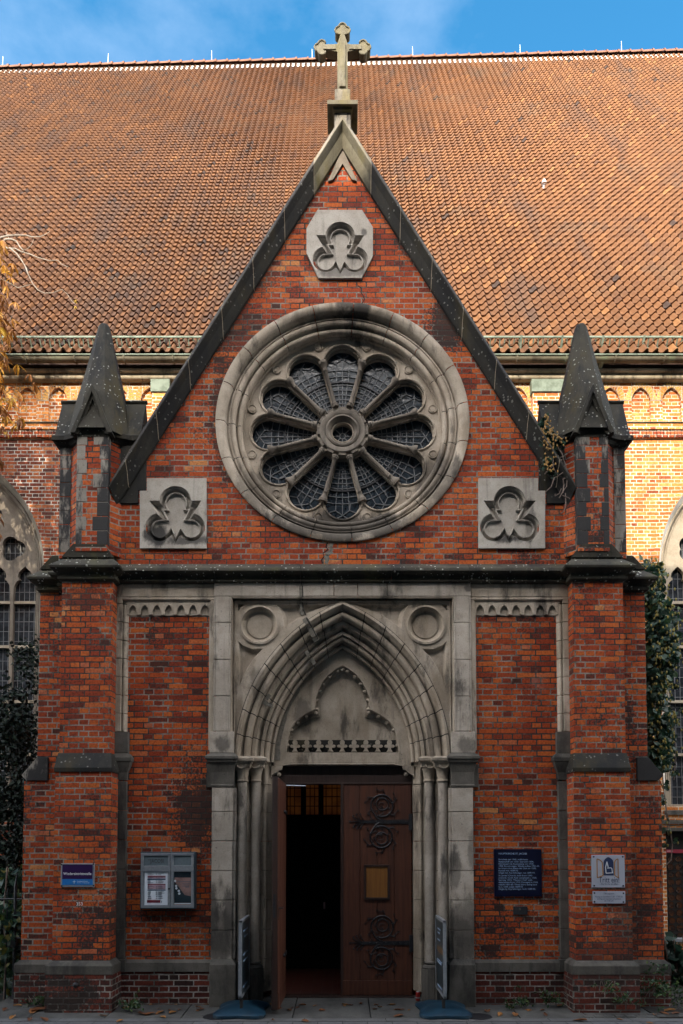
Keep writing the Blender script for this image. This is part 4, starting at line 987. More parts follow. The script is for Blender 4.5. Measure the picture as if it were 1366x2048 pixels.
strap(1643.5); strap(1886)
mb = MB(); xa, xb, za, zb = lx(728), lx(779), Z(1799, YD)-zsill, Z(1729, YD)-zsill
mb.plate([(xa, za), (xb, za), (xb, zb), (xa, zb)], [[(xa+.03, za+.03), (xa+.03, zb-.03), (xb-.03, zb-.03), (xb-.03, za+.03)]], -.028, .0)
nf = mb.build('notice_frame', M_DOORD, rd, bevel=.003)
MB().box(xa+.02, xb-.02, -.012, .0, za+.02, zb-.02).build('notice_board', M_NOTICE, nf)
# the open leaf, swung out towards the street
ld = part('door_leaf', porch); ld.location = (-XD+.115, YD-.01, zsill+.004); ld.rotation_euler = (0, 0, R(-91.5))
mb = MB(); planks(mb, 4, LW*.93, LH, .075, .0)
mb.build('plank', M_DOORD, ld, bevel=.004)
mb = MB(); mb.box(.02, LW*.9, .075, .088, 0, .2); mb.box(.0, LW*.93, .07, .084, .2, LH-.02); mb.build('inner_face', M_DOOR, ld, bevel=.004)
for zz in (LH*.86, LH*.2):
    mb = MB(); mb.hexa([(.0, .084, zz-.03), (.3, .084, zz-.012), (.3, .084, zz+.012), (.0, .084, zz+.03)], [(.0, .1, zz-.03), (.3, .1, zz-.012), (.3, .1, zz+.012), (.0, .1, zz+.03)]); mb.ball((.3, .09, zz), .025, 8, 5); mb.build('hinge_strap', M_IRON, ld)
mb = MB(); xe = LW*.93; mb.box(xe, xe+.006, .02, .05, 1.15, 1.45); mb.box(xe-.06, xe-.02, .084, .09, 1.12, 1.36); mb.tube([(xe-.04, .086, 1.27), (xe-.04, .13, 1.27), (xe-.15, .13, 1.27)], .009, 6); mb.build('lock', M_IRON, ld)
mb = MB(); mb.tube([(-.82, YD-.02, zlin-.03), (-.52, YD+.0, zlin-.035)], .01, 6); mb.box(-.85, -.8, YD-.04, YD+.0, zlin-.045, zlin-.015); mb.build('door_closer_arm', M_ALU, porch)
# lobby behind the door
lob = part('lobby', porch)
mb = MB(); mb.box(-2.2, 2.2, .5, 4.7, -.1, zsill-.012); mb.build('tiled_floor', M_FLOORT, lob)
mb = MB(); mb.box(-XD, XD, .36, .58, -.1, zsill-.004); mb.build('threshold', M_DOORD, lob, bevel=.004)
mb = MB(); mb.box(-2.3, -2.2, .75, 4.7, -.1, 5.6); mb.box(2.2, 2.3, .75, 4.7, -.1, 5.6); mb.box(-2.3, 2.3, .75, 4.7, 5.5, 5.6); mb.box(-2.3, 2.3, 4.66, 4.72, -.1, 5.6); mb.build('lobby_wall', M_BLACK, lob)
YS = 2.6; sx = lambda px: H(px-685, 1600, YS); szz = lambda p: Z(p, YS)
b = NB('dim_amber_glass'); n = b.noise(b.pos(), 3, 3); c = b.mix(b.rng(n, .35, .7), (.5, .16, .03), (.2, .05, .012))
b.done(c, .4); b.link(c, b.p, 'Emission Color'); b.p.inputs['Emission Strength'].default_value = .012; M_AMBER = b.m
mb = MB(); mb.box(sx(560), sx(760), YS+.0, YS+.08, zsill, szz(1629))
for px, w_ in ((572, 3), (602, 10), (637, 10), (682, 4)): mb.box(sx(px), sx(px)+w_*.0085, YS-.03, YS+.08, zsill, szz(1555))
mb.build('glazed_screen', M_BLACK, lob)
mb = MB(); mb.box(sx(566), sx(700), YS+.05, YS+.06, szz(1630), szz(1550)); mb.build('leaded_light', M_AMBER, lob)
mb = MB()
for px in (580, 589, 611, 620, 629, 652, 664, 674): mb.bar((sx(px), szz(1629)), (sx(px), szz(1555)), .014, YS+.03, YS+.048)
for py in (1612, 1593, 1576): mb.bar((sx(566), szz(py)), (sx(700), szz(py)), .014, YS+.028, YS+.047)
mb.build('lead_came', M_BLACK, lob)
mb = MB(); mb.box(sx(637), sx(651), YS-.012, YS-.002, szz(1818), szz(1804)); mb.build('small_notice', M_PINK, lob)

# old fixings and tiny scratched figures on the brickwork
mb = MB(); mb.ball((W(151, 1970, -.34)[0], -.345, Z(1970, -.34)), .035, 10, 6); mb.build('iron_boss', M_IRON, buts[1])
mb = MB(); text(mb, '353', W(152, 1812, -.272)[0], Z(1811, -.272), .06, -.2735); mb.build('scratched_number', M_WHITE, buts[1], fix=False)

# ================================================================ NAVE
nave = thing('church_nave', 'tall church nave behind the porch with vast clay tiled roof, arched frieze and traceried windows', 'church')
YN = 4.75
nz_ = lambda p: Z(p, YN)
zF0, zF1 = nz_(849), nz_(765)           # frieze
NW = 8.6
def pointed(cx, w_, zs, h, n=10):      # closed outline from left foot over apex to right foot
    c_ = (h*h-w_*w_)/(2*w_); r = w_+c_; am = math.acos(max(-1, min(1, c_/r)))
    l = [(c_-r*cos(am*i/n), r*sin(am*i/n)) for i in range(n+1)]
    l = l+[(-x, z) for x, z in l[-2::-1]]
    return [(cx+x, zs+z) for x, z in l]
WCX = W(1446, 1200, YN)[0]; WSP = nz_(1135); WWD = WCX-W(1319, 1200, YN)[0]; WH = WWD*1.68; ZSILL = nz_(1612)
WC = {1: WCX, -1: -(WCX-.37)}
wo = lambda s, w_, zs0: [(WC[s]-w_, zs0)]+pointed(WC[s], w_, WSP, math.sqrt((w_+((WH*WH-WWD*WWD)/(2*WWD)))**2-((WH*WH-WWD*WWD)/(2*WWD))**2), 14)+[(WC[s]+w_, zs0)]
bw = [(W(1334, 1790, YN)[0], nz_(1880)), (W(1334, 1790, YN)[0], nz_(1660)), (9.5, nz_(1660)), (9.5, nz_(1880))]
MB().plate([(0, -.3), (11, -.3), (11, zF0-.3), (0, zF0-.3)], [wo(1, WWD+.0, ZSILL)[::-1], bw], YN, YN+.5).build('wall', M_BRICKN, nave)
MB().plate([(-11, -.3), (0, -.3), (0, zF0-.3), (-11, zF0-.3)], [wo(-1, WWD, nz_(1640))[::-1]], YN, YN+.5).build('wall', M_NAVEOLDSHADE, nave)
MB().box(-11, 11, YN+.5, YN+.55, -.3, 12).build('dark_backing', M_BLACK, nave)
# band courses under the frieze
mb = MB(); mb.box(-11, 11, YN-.03, YN+.3, zF0-.3, nz_(878.5)); mb.box(-11, 11, YN-.075, YN+.3, nz_(862.5), zF0-.004); mb.build('band_course', M_BRICKN, nave)
n = 300; zs0, zs1 = nz_(877.5), nz_(864); M_SOLD = brick_mat('soldier_brick', REDS_L, (.3, .27, .22), (.4, .36, .3), .5, seed=3.)
for sd in (-1, 1):
    mb = MB(); x = 3.4
    while x < 7.4: mb.box(sd*(x+.005), sd*(x+.0675), YN-.055+rnd.uniform(-.004, .004), YN+.1, zs0, zs1); x += .0725
    mb.build('soldier_course', M_SOLD, nave, bevel=.004)
MB().add([(-11, YN-.1, zF0-.012), (11, YN-.1, zF0-.012), (11, YN-.1, zF0), (-11, YN-.1, zF0), (-11, YN+.02, zF0+.05), (11, YN+.02, zF0+.05)], [(0, 1, 2, 3), (3, 2, 5, 4)]).build('copper_flashing', M_COPPER, nave)
# frieze of blind lancets
pitch = .64*1.0; nwid = .195; x_first = W(1282, 800, YN)[0]
holes = []; cen = []
k = -22
while True:
    x = x_first+k*pitch; k += 1
    if x > NW: break
    if abs(x) < 3.0 or x < -NW: continue
    holes.append([(x-nwid, zF0+.02)]+pointed(x, nwid, nz_(802), nz_(775)-nz_(802), 7)+[(x+nwid, zF0+.02)]); cen.append(x)
MB().plate([(-11, zF0-.05), (11, zF0-.05), (11, nz_(748)), (-11, nz_(748))], [h[::-1] for h in holes], YN, YN+.055).build('frieze', M_BRICKN, nave)
MB().box(-11, 11, YN+.05, YN+.3, zF0-.05, nz_(748)).build('frieze_ground', M_BRICKN, nave)
M_ARCHB = brick_mat('arch_brick', REDS_N, (.34, .3, .24), (.5, .46, .38), .35, row=.3, length=.3, seed=5.)
for x in cen:
    mb = MB(); hh = nz_(775)-nz_(802); c_ = (hh*hh-nwid*nwid)/(2*nwid)
    for s in (1, -1):
        for i in range(8):
            q = []
            for t in (i/8+.012, (i+1)/8-.012):
                for w_ in (nwid+.004, nwid+.125):
                    r = w_+c_; am = math.acos(c_/r); q.append((x+s*(r*cos(am*t)-c_), nz_(802)+r*sin(am*t)))
            q = [q[0], q[1], q[3], q[2]]
            mb.hexa([(a, YN+.02, b_) for a, b_ in q], [(a, YN-.008, b_) for a, b_ in q])
    ar = mb.build('blind_arch', M_ARCHB, nave, bevel=.003)
    mb = MB(); o = pointed(x, nwid+.13, nz_(802), hh+.16, 8); i_ = pointed(x, nwid, nz_(802), hh, 8)
    mb.plate(o+i_[::-1], [], YN-.0035, YN+.01); mb.build('lime_joint', M_NAVECORN, ar)
# stone cornice, fascia, gutter, snow guard
def runx(prof, name, mat, x0=-11, x1=11, **k):
    mb = MB(); mb.grid([[(x0, y, z), (x1, y, z)] for y, z in prof]); return mb.build(name, mat, nave, **k)
yc = YN
pr = [(yc+.1, nz_(767)), (yc-.04, nz_(766))]+[(yc-.08-.055*sin(R(a)), nz_(761)+.055*-cos(R(a))) for a in range(0, 181, 30)]+[(yc-.09, nz_(756)), (yc-.12, nz_(755))]+[(yc-.15-.05*sin(R(a)), nz_(751.5)-.045*cos(R(a))) for a in range(0, 181, 30)]+[(yc+.1, nz_(747))]
mb = MB()
cx_ = [-11+i*1.37 for i in range(17)]
for a, b_ in zip(cx_[:-1], cx_[1:]): mb.grid([[(a+.004, y, z), (b_-.004, y, z)] for y, z in pr])
mb.build('cornice', M_NAVECORN, nave, smooth=True)
YE = 4.43                               # eaves line
runx([(YN+.02, nz_(748)), (YN+.02, nz_(747)+.1), (YE+.13, Z(733, YE+.13)), (YE+.13, Z(716, YE+.13))], 'fascia', M_FASCIA)
gr_ = .085; gz = Z(715, YE)-.02
runx([(YE+gr_*cos(R(a)), gz+gr_*sin(R(a))) for a in range(360, 179, -15)]+[(YE-gr_-.012, gz+.004)], 'gutter', M_GUTTER, smooth=True)
mb = MB(); mb.tube([(-11, YE-gr_-.004, gz+.012), (11, YE-gr_-.004, gz+.012)], .02, 8); mb.build('gutter_lip', M_COPPER, nave, smooth=True)
mb = MB()
for k in range(-8, 9): mb.tube([(.55+k*1.0, YE+(gr_+.006)*cos(R(a)), gz+(gr_+.006)*sin(R(a))) for a in range(180, 330, 20)], .014, 5)
mb.build('gutter_bracket', M_GUTTER, nave)
xd = W(1196, 740, YN-.1)[0]
mb = MB(); mb.tube([(xd, YE, gz-.05), (xd, YN-.12, nz_(752)), (xd, YN-.12, .0)], .05, 10); mb.build('downpipe', M_COPPER, nave, smooth=True)
for s in (1, -1):                       # small copper-capped piers
    xa, xb = H(377, 780, YN), H(441, 780, YN)
    if s < 0: xb = H(377, 780, YN); xa = H(345, 780, YN)
    mb = MB(); mb.box(s*xa, s*xb, YN-.13, YN+.1, nz_(850), nz_(791)); mb.build('pier', M_BRICKN, nave)
    mb = MB(); mb.box(s*(xa-.03), s*(xb+.03), YN-.16, YN+.1, nz_(793), nz_(768)); mb.build('copper_cap', M_COPPER, nave, bevel=.01)

# ---- roof of pantiles
YR = 17.0; EAVE = (YE+.02, Z(709, YE+.02)); RPX = ((0, 133), (1366, 100))
ra, rb = W(0, 133, YR), W(1366, 100, YR); rsl = (rb[1]-ra[1])/(rb[0]-ra[0])
ridge_z = lambda x: ra[1]+(x-ra[0])*rsl-.25
TW = .2013; NR = 87; NX = 86
tprof = [(0, .012), (.06, .003), (.2, .0), (.36, .004), (.47, .022), (.57, .052), (.66, .07), (.75, .074), (.84, .062), (.9, .036), (.935, .012), (.95, .0)]
V = []; Fc = []; A = []; r3 = random.Random(11)
for j in range(NR):
    for i in range(-NX, NX):
        x0 = i*TW
        if abs(x0) > 7.6+(j/NR)*9.6: continue
        xm = x0+TW/2; dz = ridge_z(xm)-EAVE[1]; dy = YR-EAVE[0]; ln = math.hypot(dz, dy); ty, tz_ = dy/ln, dz/ln; ny, nzz = -tz_, ty
        e = ln/NR; s0 = j*e+r3.uniform(-.012, .012)-.015+.02*sin(x0*.9+j*.21); s1 = (j+1)*e+.05
        lift = r3.uniform(0, .006); skew = r3.uniform(-.004, .004)
        tint = min(1, max(0, r3.gauss(.5, .13)+(.12 if x0 > 2 else -.12 if x0 < -2 else 0)));  tint = .03 if r3.random() < .009 else tint; tint = min(1, tint+.3) if r3.random() < .02 else tint  # light put into the tint: right side paler, left side darker
        o = len(V); n = len(tprof)
        for (q, base) in ((s0, .004), (s0, .048), (s1, .012)):
            for u_, h in tprof:
                hh = h+base+lift; hh = hh if q != s1 else h+.006
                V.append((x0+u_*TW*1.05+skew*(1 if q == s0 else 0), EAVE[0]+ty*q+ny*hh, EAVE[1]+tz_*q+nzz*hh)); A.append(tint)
        for k in range(n-1):
            Fc.append((o+k, o+k+1, o+n+k+1, o+n+k)); Fc.append((o+n+k, o+n+k+1, o+2*n+k+1, o+2*n+k))
me = MB(); me.v = V; me.f = [list(f) for f in Fc]; me.m = [0]*len(Fc)
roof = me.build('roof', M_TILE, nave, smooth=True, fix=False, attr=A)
mb = MB()
for k in range(-17, 17): mb.grid([[(k, EAVE[0]+.05, EAVE[1]-.06), (k+1, EAVE[0]+.05, EAVE[1]-.06)], [(k, YR+.0, ridge_z(k)-.1), (k+1, YR, ridge_z(k+1)-.1)], [(k, YR+12.5, EAVE[1]), (k+1, YR+12.5, EAVE[1])]])
mb.build('roof_underlay', M_FASCIA, roof)
mb = MB(); mb2 = MB(); k = 0; x = -17.0
while x < 17:
    z = ridge_z(x); n = 8
    for (sx0, r0, r1) in ((x, .15, .165), (x+.4, .19, .185)):
        ln_ = .42 if r0 == .15 else .07
        mb.grid([[(sx0+q, YR+rr*1.25*cos(R(a)), z+.03+q*rsl+rr*sin(R(a))) for a in range(-10, 191, 25)] for q, rr in ((0, r0), (ln_, r1))])
    mb.v = mb.v; x += .46
mb.build('ridge_tile', M_RIDGE, roof, smooth=True)
dz = ridge_z(0)-EAVE[1]; dy = YR-EAVE[0]
mb2.add([(-17, YR-.3, ridge_z(-17)-.3*dz/dy+.09), (17, YR-.3, ridge_z(17)-.3*dz/dy+.09), (17, YR-.06, ridge_z(17)+.04), (-17, YR-.06, ridge_z(-17)+.04)], [(0, 1, 2, 3)]); mb2.build('ridge_mortar', simple('ridge_mortar', (.26, .25, .23), .9), roof)
for px, py in ((8, 133), (219, 127), (421, 121), (622, 118), (823, 113), (1038, 109), (1243, 102)):
    x, z = W(px, py, YR); mb = MB(); lean = (.06 if px < 400 else -.05) if px != 1243 else 0
    mb.tube([(x, YR, z-.3), (x-lean, YR, z+.02), (x-lean*.8, YR, z+.42)], [.02, .016, .01], 6); mb.build('lightning_rod', M_ALU, roof)
x, z = W(1086, 383, 9.6); 
mb = MB(); zz = EAVE[1]+(9.6-EAVE[0])*dz/dy; x = W(1086, 383, 9.2)[0]
mb.tube([(x, 9.25, EAVE[1]+(9.25-EAVE[0])*dz/dy), (x, 9.1, EAVE[1]+(9.1-EAVE[0])*dz/dy+.45)], .025, 6); mb.lathe_z([(.0, EAVE[1]+(9.1-EAVE[0])*dz/dy+.56), (.03, EAVE[1]+(9.1-EAVE[0])*dz/dy+.55), (.075, EAVE[1]+(9.1-EAVE[0])*dz/dy+.44), (.0, EAVE[1]+(9.1-EAVE[0])*dz/dy+.44)], x, 9.1, 12); mb.build('vent_cap', M_WHITE, roof)
# snow guard of verdigris bars standing on the eaves
sg = part('snow_guard', nave); ysg = YE+.16
zsg0, zsg1 = Z(696.5, ysg-.02), Z(674, ysg-.12)
mb = MB()
for y, z in ((ysg-.12, zsg1), (ysg-.02, zsg0)): mb.box(-8.2, 8.2, y-.012, y+.012, z-.018, z+.018)
x = -8.2
while x < 8.2:
    if abs(x) > 2.4: mb.hexa([(x, ysg-.03, zsg0), (x+.022, ysg-.03, zsg0), (x+.022, ysg-.01, zsg0), (x, ysg-.01, zsg0)], [(x, ysg-.13, zsg1), (x+.022, ysg-.13, zsg1), (x+.022, ysg-.11, zsg1), (x, ysg-.11, zsg1)])
    x += .0985
mb.build('grille', M_COPPER, sg)
for k in range(-10, 11):
    x = W(1281, 690, ysg)[0]+k*.84-.0
    if abs(x) > 2.6 and abs(x) < 8.2: 
        mb = MB(); mb.hexa([(x, ysg-.02, zsg0-.11), (x+.04, ysg-.02, zsg0-.11), (x+.04, ysg+.02, zsg0-.11), (x, ysg+.02, zsg0-.11)], [(x, ysg-.16, zsg1+.01), (x+.04, ysg-.16, zsg1+.01), (x+.04, ysg-.12, zsg1+.01), (x, ysg-.12, zsg1+.01)]); mb.build('bracket', M_COPPER, sg)

# ---- traceried windows
def cinq(cx, cz, r, n=48):              # trefoil outline
    p = []
    for i in range(n):
        t = 2*pi*i/n; p.append((cx+r*(.72+.28*abs(cos(1.5*t+pi/4)))*sin(t), cz+r*(.72+.28*abs(cos(1.5*t+pi/4)))*cos(t)))
    return p
for s in (1, -1):
    win = part('window', nave); base = ZSILL if s > 0 else nz_(1640)
    CW = (WH*WH-WWD*WWD)/(2*WWD)
    def ring(w_, y): 
        r = w_+CW; am = math.acos(CW/r); l = [(CW-r*cos(am*i/16), WSP+r*sin(am*i/16)) for i in range(17)]
        l = [(-w_, base)]+l; l = l+[(-x, z) for x, z in l[-2::-1]]
        return [(WC[s]+x, y, z) for x, z in l]
    mb = MB(); mb.grid([ring(WWD+.115, YN-.004), ring(WWD+.115, YN-.012), ring(WWD+.0, YN-.012), ring(WWD, YN+.03)])
    mb.build('arch_brick_ring', M_NAVEOLDSHADE if s < 0 else M_BRICKN, win)
    mb = MB(); mb.grid([ring(WWD-.0, YN+.0), ring(WWD-.11, YN+.16)]); mb.build('reveal', M_PLASTER if s > 0 else M_SHADEPLASTER, win)
    mb = MB(); mb.grid([ring(WWD-.11, YN+.16), ring(WWD-.13, YN+.145), ring(WWD-.15, YN+.16), ring(WWD-.155, YN+.2), ring(WWD-.2, YN+.25), ring(WWD-.21, YN+.235), ring(WWD-.235, YN+.245), ring(WWD-.25, YN+.3)]); mb.build('moulding', M_NAVESTONE if s > 0 else M_SPOKE, win, smooth=True)  # darker stone on the left window stands in for its shade
    wi = WWD-.24; lw = wi/2
    outl = [(WC[s]-wi, base)]+[(x, z) for x, y, z in ring(wi, 0)[1:-1]]+[(WC[s]+wi, base)]
    hl = []
    for i in range(4):
        cx = WC[s]-wi+lw*(i+.5); h2 = lw*.5-.035; z0 = nz_(1163)
        l = [(cx-h2, base+.05), (cx-h2, z0-.15), (cx-h2*.95, z0), (cx-h2*.7, z0+.1), (cx-h2*.45, z0+.14), (cx-h2*.62, z0+.2), (cx-h2*.55, z0+.28), (cx-h2*.25, z0+.36), (cx, z0+.41)]
        hl.append(l+[(2*cx-x, z) for x, z in l[-2::-1]])
    for q in (-1, 1): hl.append(cinq(WC[s]+q*lw, nz_(1087), .27)[::-1])
    hl.append(cinq(WC[s], nz_(1020), .3)[::-1])
    mb = MB(); mb.plate(outl, [h[::-1] for h in hl], YN+.24, YN+.33); mb.build('tracery', M_NAVESTONE if s > 0 else M_SPOKE, win, bevel=.015)  # left tracery in darker stone too, painting its shade
    mb = MB(); mb.box(WC[s]-wi, WC[s]+wi, YN+.36, YN+.37, base, WSP+WH); mb.mi = 1
    x = WC[s]-wi
    while x < WC[s]+wi: mb.box(x-.005, x+.005, YN+.352, YN+.36, base, WSP+.9); x += lw/5.0
    z = base
    while z < WSP+.9: mb.box(WC[s]-wi, WC[s]+wi, YN+.351, YN+.36, z-.005, z+.005); z += .21
    mb.build('pane', [M_GLASSN, M_LEAD], win)
    mb = MB()
    for p in (1195, 1285, 1397, 1505): mb.box(WC[s]-wi, WC[s]+wi, YN+.27, YN+.35, nz_(p+3), nz_(p-2.5))
    mb.build('saddle_bar', M_NAVESTONE, win)
    MB().add([(WC[s]-WWD, YN-.03, base-.18), (WC[s]+WWD, YN-.03, base-.18), (WC[s]+WWD, YN-.03, base-.1), (WC[s]-WWD, YN-.03, base-.1), (WC[s]-WWD, YN+.3, base+.05), (WC[s]+WWD, YN+.3, base+.05)], [(0, 1, 2, 3), (3, 2, 5, 4)]).build('sill', M_LOWST, win)
# low shop-like window with bottle-glass roundels, right of the porch
lwn = part('window', nave); x0 = bw[0][0]; zb, zt = nz_(1880), nz_(1660)
MB().box(x0, 9.5, YN-.06, YN+.2, nz_(1884), nz_(1876)).build('sill', M_ALU, lwn, bevel=.01)
mb = MB(); mb.box(x0-.1, 9.5, YN-.08, YN+.2, nz_(1662), nz_(1655)); mb.box(x0-.3, 9.5, YN-.04, YN+.2, nz_(1648), nz_(1640)); mb.build('frame', M_LOWST, lwn)
MB().box(x0, 9.5, YN+.1, YN+.12, zb, zt).build('pane', M_BLACK, lwn)
b = NB('amber_roundel'); n = b.noise(b.pos(), 9, 3); b.done(b.mix(b.rng(n, .4, .6), (.05, .018, .006), (.02, .01, .006)), .25, spec=.5); M_ROUND = b.m
mb = MB(); z = zb+.07; e = .155; 
while z < nz_(1705):
    x = x0-.02
    while x < x0+1.6: mb.lathe_y([(e*.43, YN+.1), (e*.4, YN+.085), (e*.3, YN+.09), (0, YN+.08)], x, z, 14); x += e
    z += e
mb.build('roundel', M_ROUND, lwn, smooth=True)
mb = MB(); mb.box(x0-.05, 9.5, YN+.06, YN+.075, nz_(1706), nz_(1699)); st = mb.build('alarm_strip', M_RED, lwn)
mb = MB()
for k in range(5): text(mb, 'ARUS', x0+.05+k*.34, nz_(1705)+.012, .05, YN+.0585)
mb.build('lettering', M_PINK, st, fix=False)

# ================================================================ BUILDING ACROSS THE STREET (behind the viewer, shades the porch)
opp = thing('town_building', 'plain rendered town building across the street opposite the church', 'building')
OZ = Z(322, -.2)+13.8*math.tan(SUN_EL)/cos(SUN_AZ)
M_REND = simple('grey_render', (.26, .235, .2), .9); MB().box(-18, 7.5, -26, -14, -.1, OZ-.3).build('wall', M_REND, opp)
MB().box(-18.3, 7.8, -26.3, -14, OZ-.3, OZ).build('cornice', simple('grey_cornice', (.3, .28, .25), .9), opp)
mb = MB()
for i in range(-6, 3):
    for j in range(6): mb.box(i*2.7-.6, i*2.7+.6, -14.0, -13.97, 1.2+j*3.2, 3.2+j*3.2)
mb.build('window', M_GLASSN, opp)

for xa, xb, h_, lb in ((-48, -18.4, 27, 'unseen taller rendered town house added to block sky light, next to the plain town building'), (7.9, 48, 29, 'unseen tallest rendered town house added to block sky light, beside the plain town building')):  # flanking houses added out of view, to cut the frontal sky light
    o2 = thing('sky_blocking_house', lb, 'building'); MB().box(xa, xb, -27, -13.6, -.1, h_).build('wall', M_REND, o2)
    mb = MB()
    for i in range(10):
        for j in range(7): x = xa+1.5+i*(xb-xa-3)/9; mb.box(x-.6, x+.6, -13.61, -13.57, 1.2+j*3.4, 3.3+j*3.4)
    mb.build('window', M_GLASSN, o2)
# ================================================================ SIGNS AND NOTICES
def wp(px, py, y): return W(px, py, y)
def rect(mb, px0, py0, px1, py1, yf, yb, ref):
    (xa, za), (xb, zb) = W(px0, py1, ref), W(px1, py0, ref); return mb.box(xa, xb, yf, yb, za, zb)
def screws(pts, y, ref, parent, r=.012):
    for px, py in pts:
        x, z = W(px, py, ref); mb = MB(); mb.lathe_y([(r, y), (r*.8, y-.006), (0, y-.007)], x, z, 10); mb.build('screw', M_SCREW, parent)
# violet and blue plate on the left buttress
yb = -.2715; sg1 = thing('wall_sign', 'small violet and blue plate lettered Wiedereintrittsstelle on a brick buttress', 'sign', loc=(0, 0, 0)); ys = yb-.022
mb = MB(); rect(mb, 121, 1726.5, 189, 1774, ys, yb, ys); mb.build('backing_plate', M_ALU, sg1, bevel=.002)
mb = MB(); rect(mb, 124.5, 1729, 185.5, 1758, ys-.003, ys-.0005, ys); mb.build('upper_field', M_PURPLE, sg1)
mb = MB(); rect(mb, 124.5, 1758.2, 185.5, 1770, ys-.003, ys-.0005, ys); mb.build('lower_field', M_BLUE, sg1)
mb = MB(); x0, z0 = W(127, 1750, ys); text(mb, 'Wiedereintrittsstelle', x0, z0, .052, ys-.0045, width=H(56, 1750, ys)); 
x1, z1 = W(148.5, 1764, ys); mb.bar((x1, z1-.022), (x1, z1+.022), .004, ys-.0045, ys-.003); mb.bar((x1-.018, z1+.004), (x1+.018, z1+.004), .004, ys-.0046, ys-.003)
for t, p in (('Evangelisch-Lutherische', 1763.5), ('Kirche in Norddeutschland', 1766.3)):
    x, z = W(155, p, ys); text(mb, t, x, z, .014, ys-.0045)
mb.build('lettering', M_WHITE, sg1, fix=False)
screws([(123, 1729), (187, 1728), (123, 1772), (187, 1771)], ys-.0005, ys, sg1, .012)
# navy history plaque
yw = .06; ys = yw-.035; sg2 = thing('history_plaque', 'square navy plaque with rows of pale blue text headed HAUPTKIRCHE ST. JACOBI', 'plaque')
mb = MB(); rect(mb, 989, 1698, 1083, 1793, ys, yw, ys); mb.build('plate', M_NAVY, sg2, bevel=.003)
lines = ['HAUPTKIRCHE ST. JACOBI', '', 'Errichtet seit 1340, südlichstes', 'Seitenschiff um 1500. Sakristei 1434,', 'Herrensaal mit Ausstattung von 1710.', '1944 Zerstörungen, Wiederaufbau 1951-63.', 'Im Innern drei Altäre der Zeit um 1500,', 'Kanzel von 1609/10.', 'Orgel von Arp Schnitger von 1689-93.',
         "St. James' Church, built from 1340", 'onwards. South Aisle completed c. 1500.', 'Sacristy 1434, "Masters\' Hall" with', 'decorations from 1710. Damaged in 1944,', 'rebuilt 1951-63. Three altars dating back', 'to c. 1500, pulpit 1609/10.', 'Organ by Arp Schnitger, built 1689-93.']
yy = [1709, 0, 1720.3, 1724.8, 1729.2, 1733.6, 1738.1, 1742.6, 1747.1, 1752.5, 1757, 1761.5, 1766, 1770.5, 1775, 1779.5]; ww = [56, 0, 58, 70, 70, 81, 75, 39, 73, 67, 76, 67, 79, 77, 49, 74]
mb = MB()
for t, p, q in zip(lines, yy, ww):
    if t: x, z = W(997, p, ys); text(mb, t, x, z, .029 if p > 1712 else .034, ys-.0015, width=H(q, p, ys))
mb.build('lettering', M_PALEBLUE, sg2, fix=False)
# dark little plate below
sg3 = thing('small_plate', 'small dark metal plate on the brick wall below the navy plaque', 'plaque'); mb = MB(); rect(mb, 1027, 1813, 1055, 1829.5, yw-.02, yw, yw-.02); mb.build('plate', M_SCREW, sg3, bevel=.003)
mb = MB(); x, z = W(1039.5, 1818.5, yw-.02); mb.lathe_y([(.016, yw-.02), (.014, yw-.024), (0, yw-.025)], x, z, 12); mb.build('emblem', M_LOWST, sg3)
# church welcome sign
ys = yb-.02; sg4 = thing('wall_sign', 'square silver sign reading Tritt ein! with ochre window shutters around a blue church', 'sign')
mb = MB(); rect(mb, 1184.5, 1710, 1249, 1775, ys, yb, ys); mb.build('plate', M_SIGNGREY, sg4, bevel=.002)
q = lambda a, b_: W(1160+a/10.5077, 1680+b_/10.5077, ys)
mb = MB(); l = [q(497, 745), q(495, 470), q(505, 430), q(530, 395), q(560, 370), q(590, 357), q(625, 370), q(660, 395), q(690, 430), q(700, 470), q(708, 745)]
mb.plate(l, [], ys-.003, ys-.0005); mb.build('blue_arch', M_INK, sg4)
mb = MB()
for pth in ([(355, 400), (362, 795), (485, 745), (468, 470), (430, 430), (380, 402), (355, 400)], [(797, 400), (803, 795), (728, 745), (722, 470), (745, 425), (780, 400), (797, 400)]):
    for a, b_ in zip(pth[:-1], pth[1:]): mb.bar(q(*a), q(*b_), .0115, ys-.003, ys-.0005)
mb.build('ochre_shutter', M_OCHRE, sg4)
mb = MB()
for pth in ([(590, 572), (563, 455), (535, 572), (545, 697), (690, 690)], [(570, 590), (650, 585), (668, 600), (680, 690)]):
    for a, b_ in zip(pth[:-1], pth[1:]): mb.bar(q(*a), q(*b_), .009, ys-.005, ys-.0028)
mb.build('church_outline', M_WHITE, sg4)
mb = MB(); x, z = q(395, 893); text(mb, 'Tritt ein!', x, z, .105, ys-.003, width=H(40.5, 1765, ys)); x, z = q(410, 945); text(mb, '- Die Kirche ist offen -', x, z, .036, ys-.003, width=H(38.5, 1765, ys)); mb.build('lettering', M_INK, sg4, fix=False)
screws([(1187.5, 1713.5), (1245.5, 1713.5), (1188.5, 1771.5), (1246.5, 1771.5)], ys, ys, sg4)
sg5 = thing('wall_sign', 'narrow silver plate with opening hours just below the Tritt ein! sign', 'sign')
mb = MB(); rect(mb, 1186.5, 1782.5, 1250.5, 1807, ys, yb, ys); mb.build('plate', M_SIGNGREY, sg5, bevel=.002)
mb = MB()
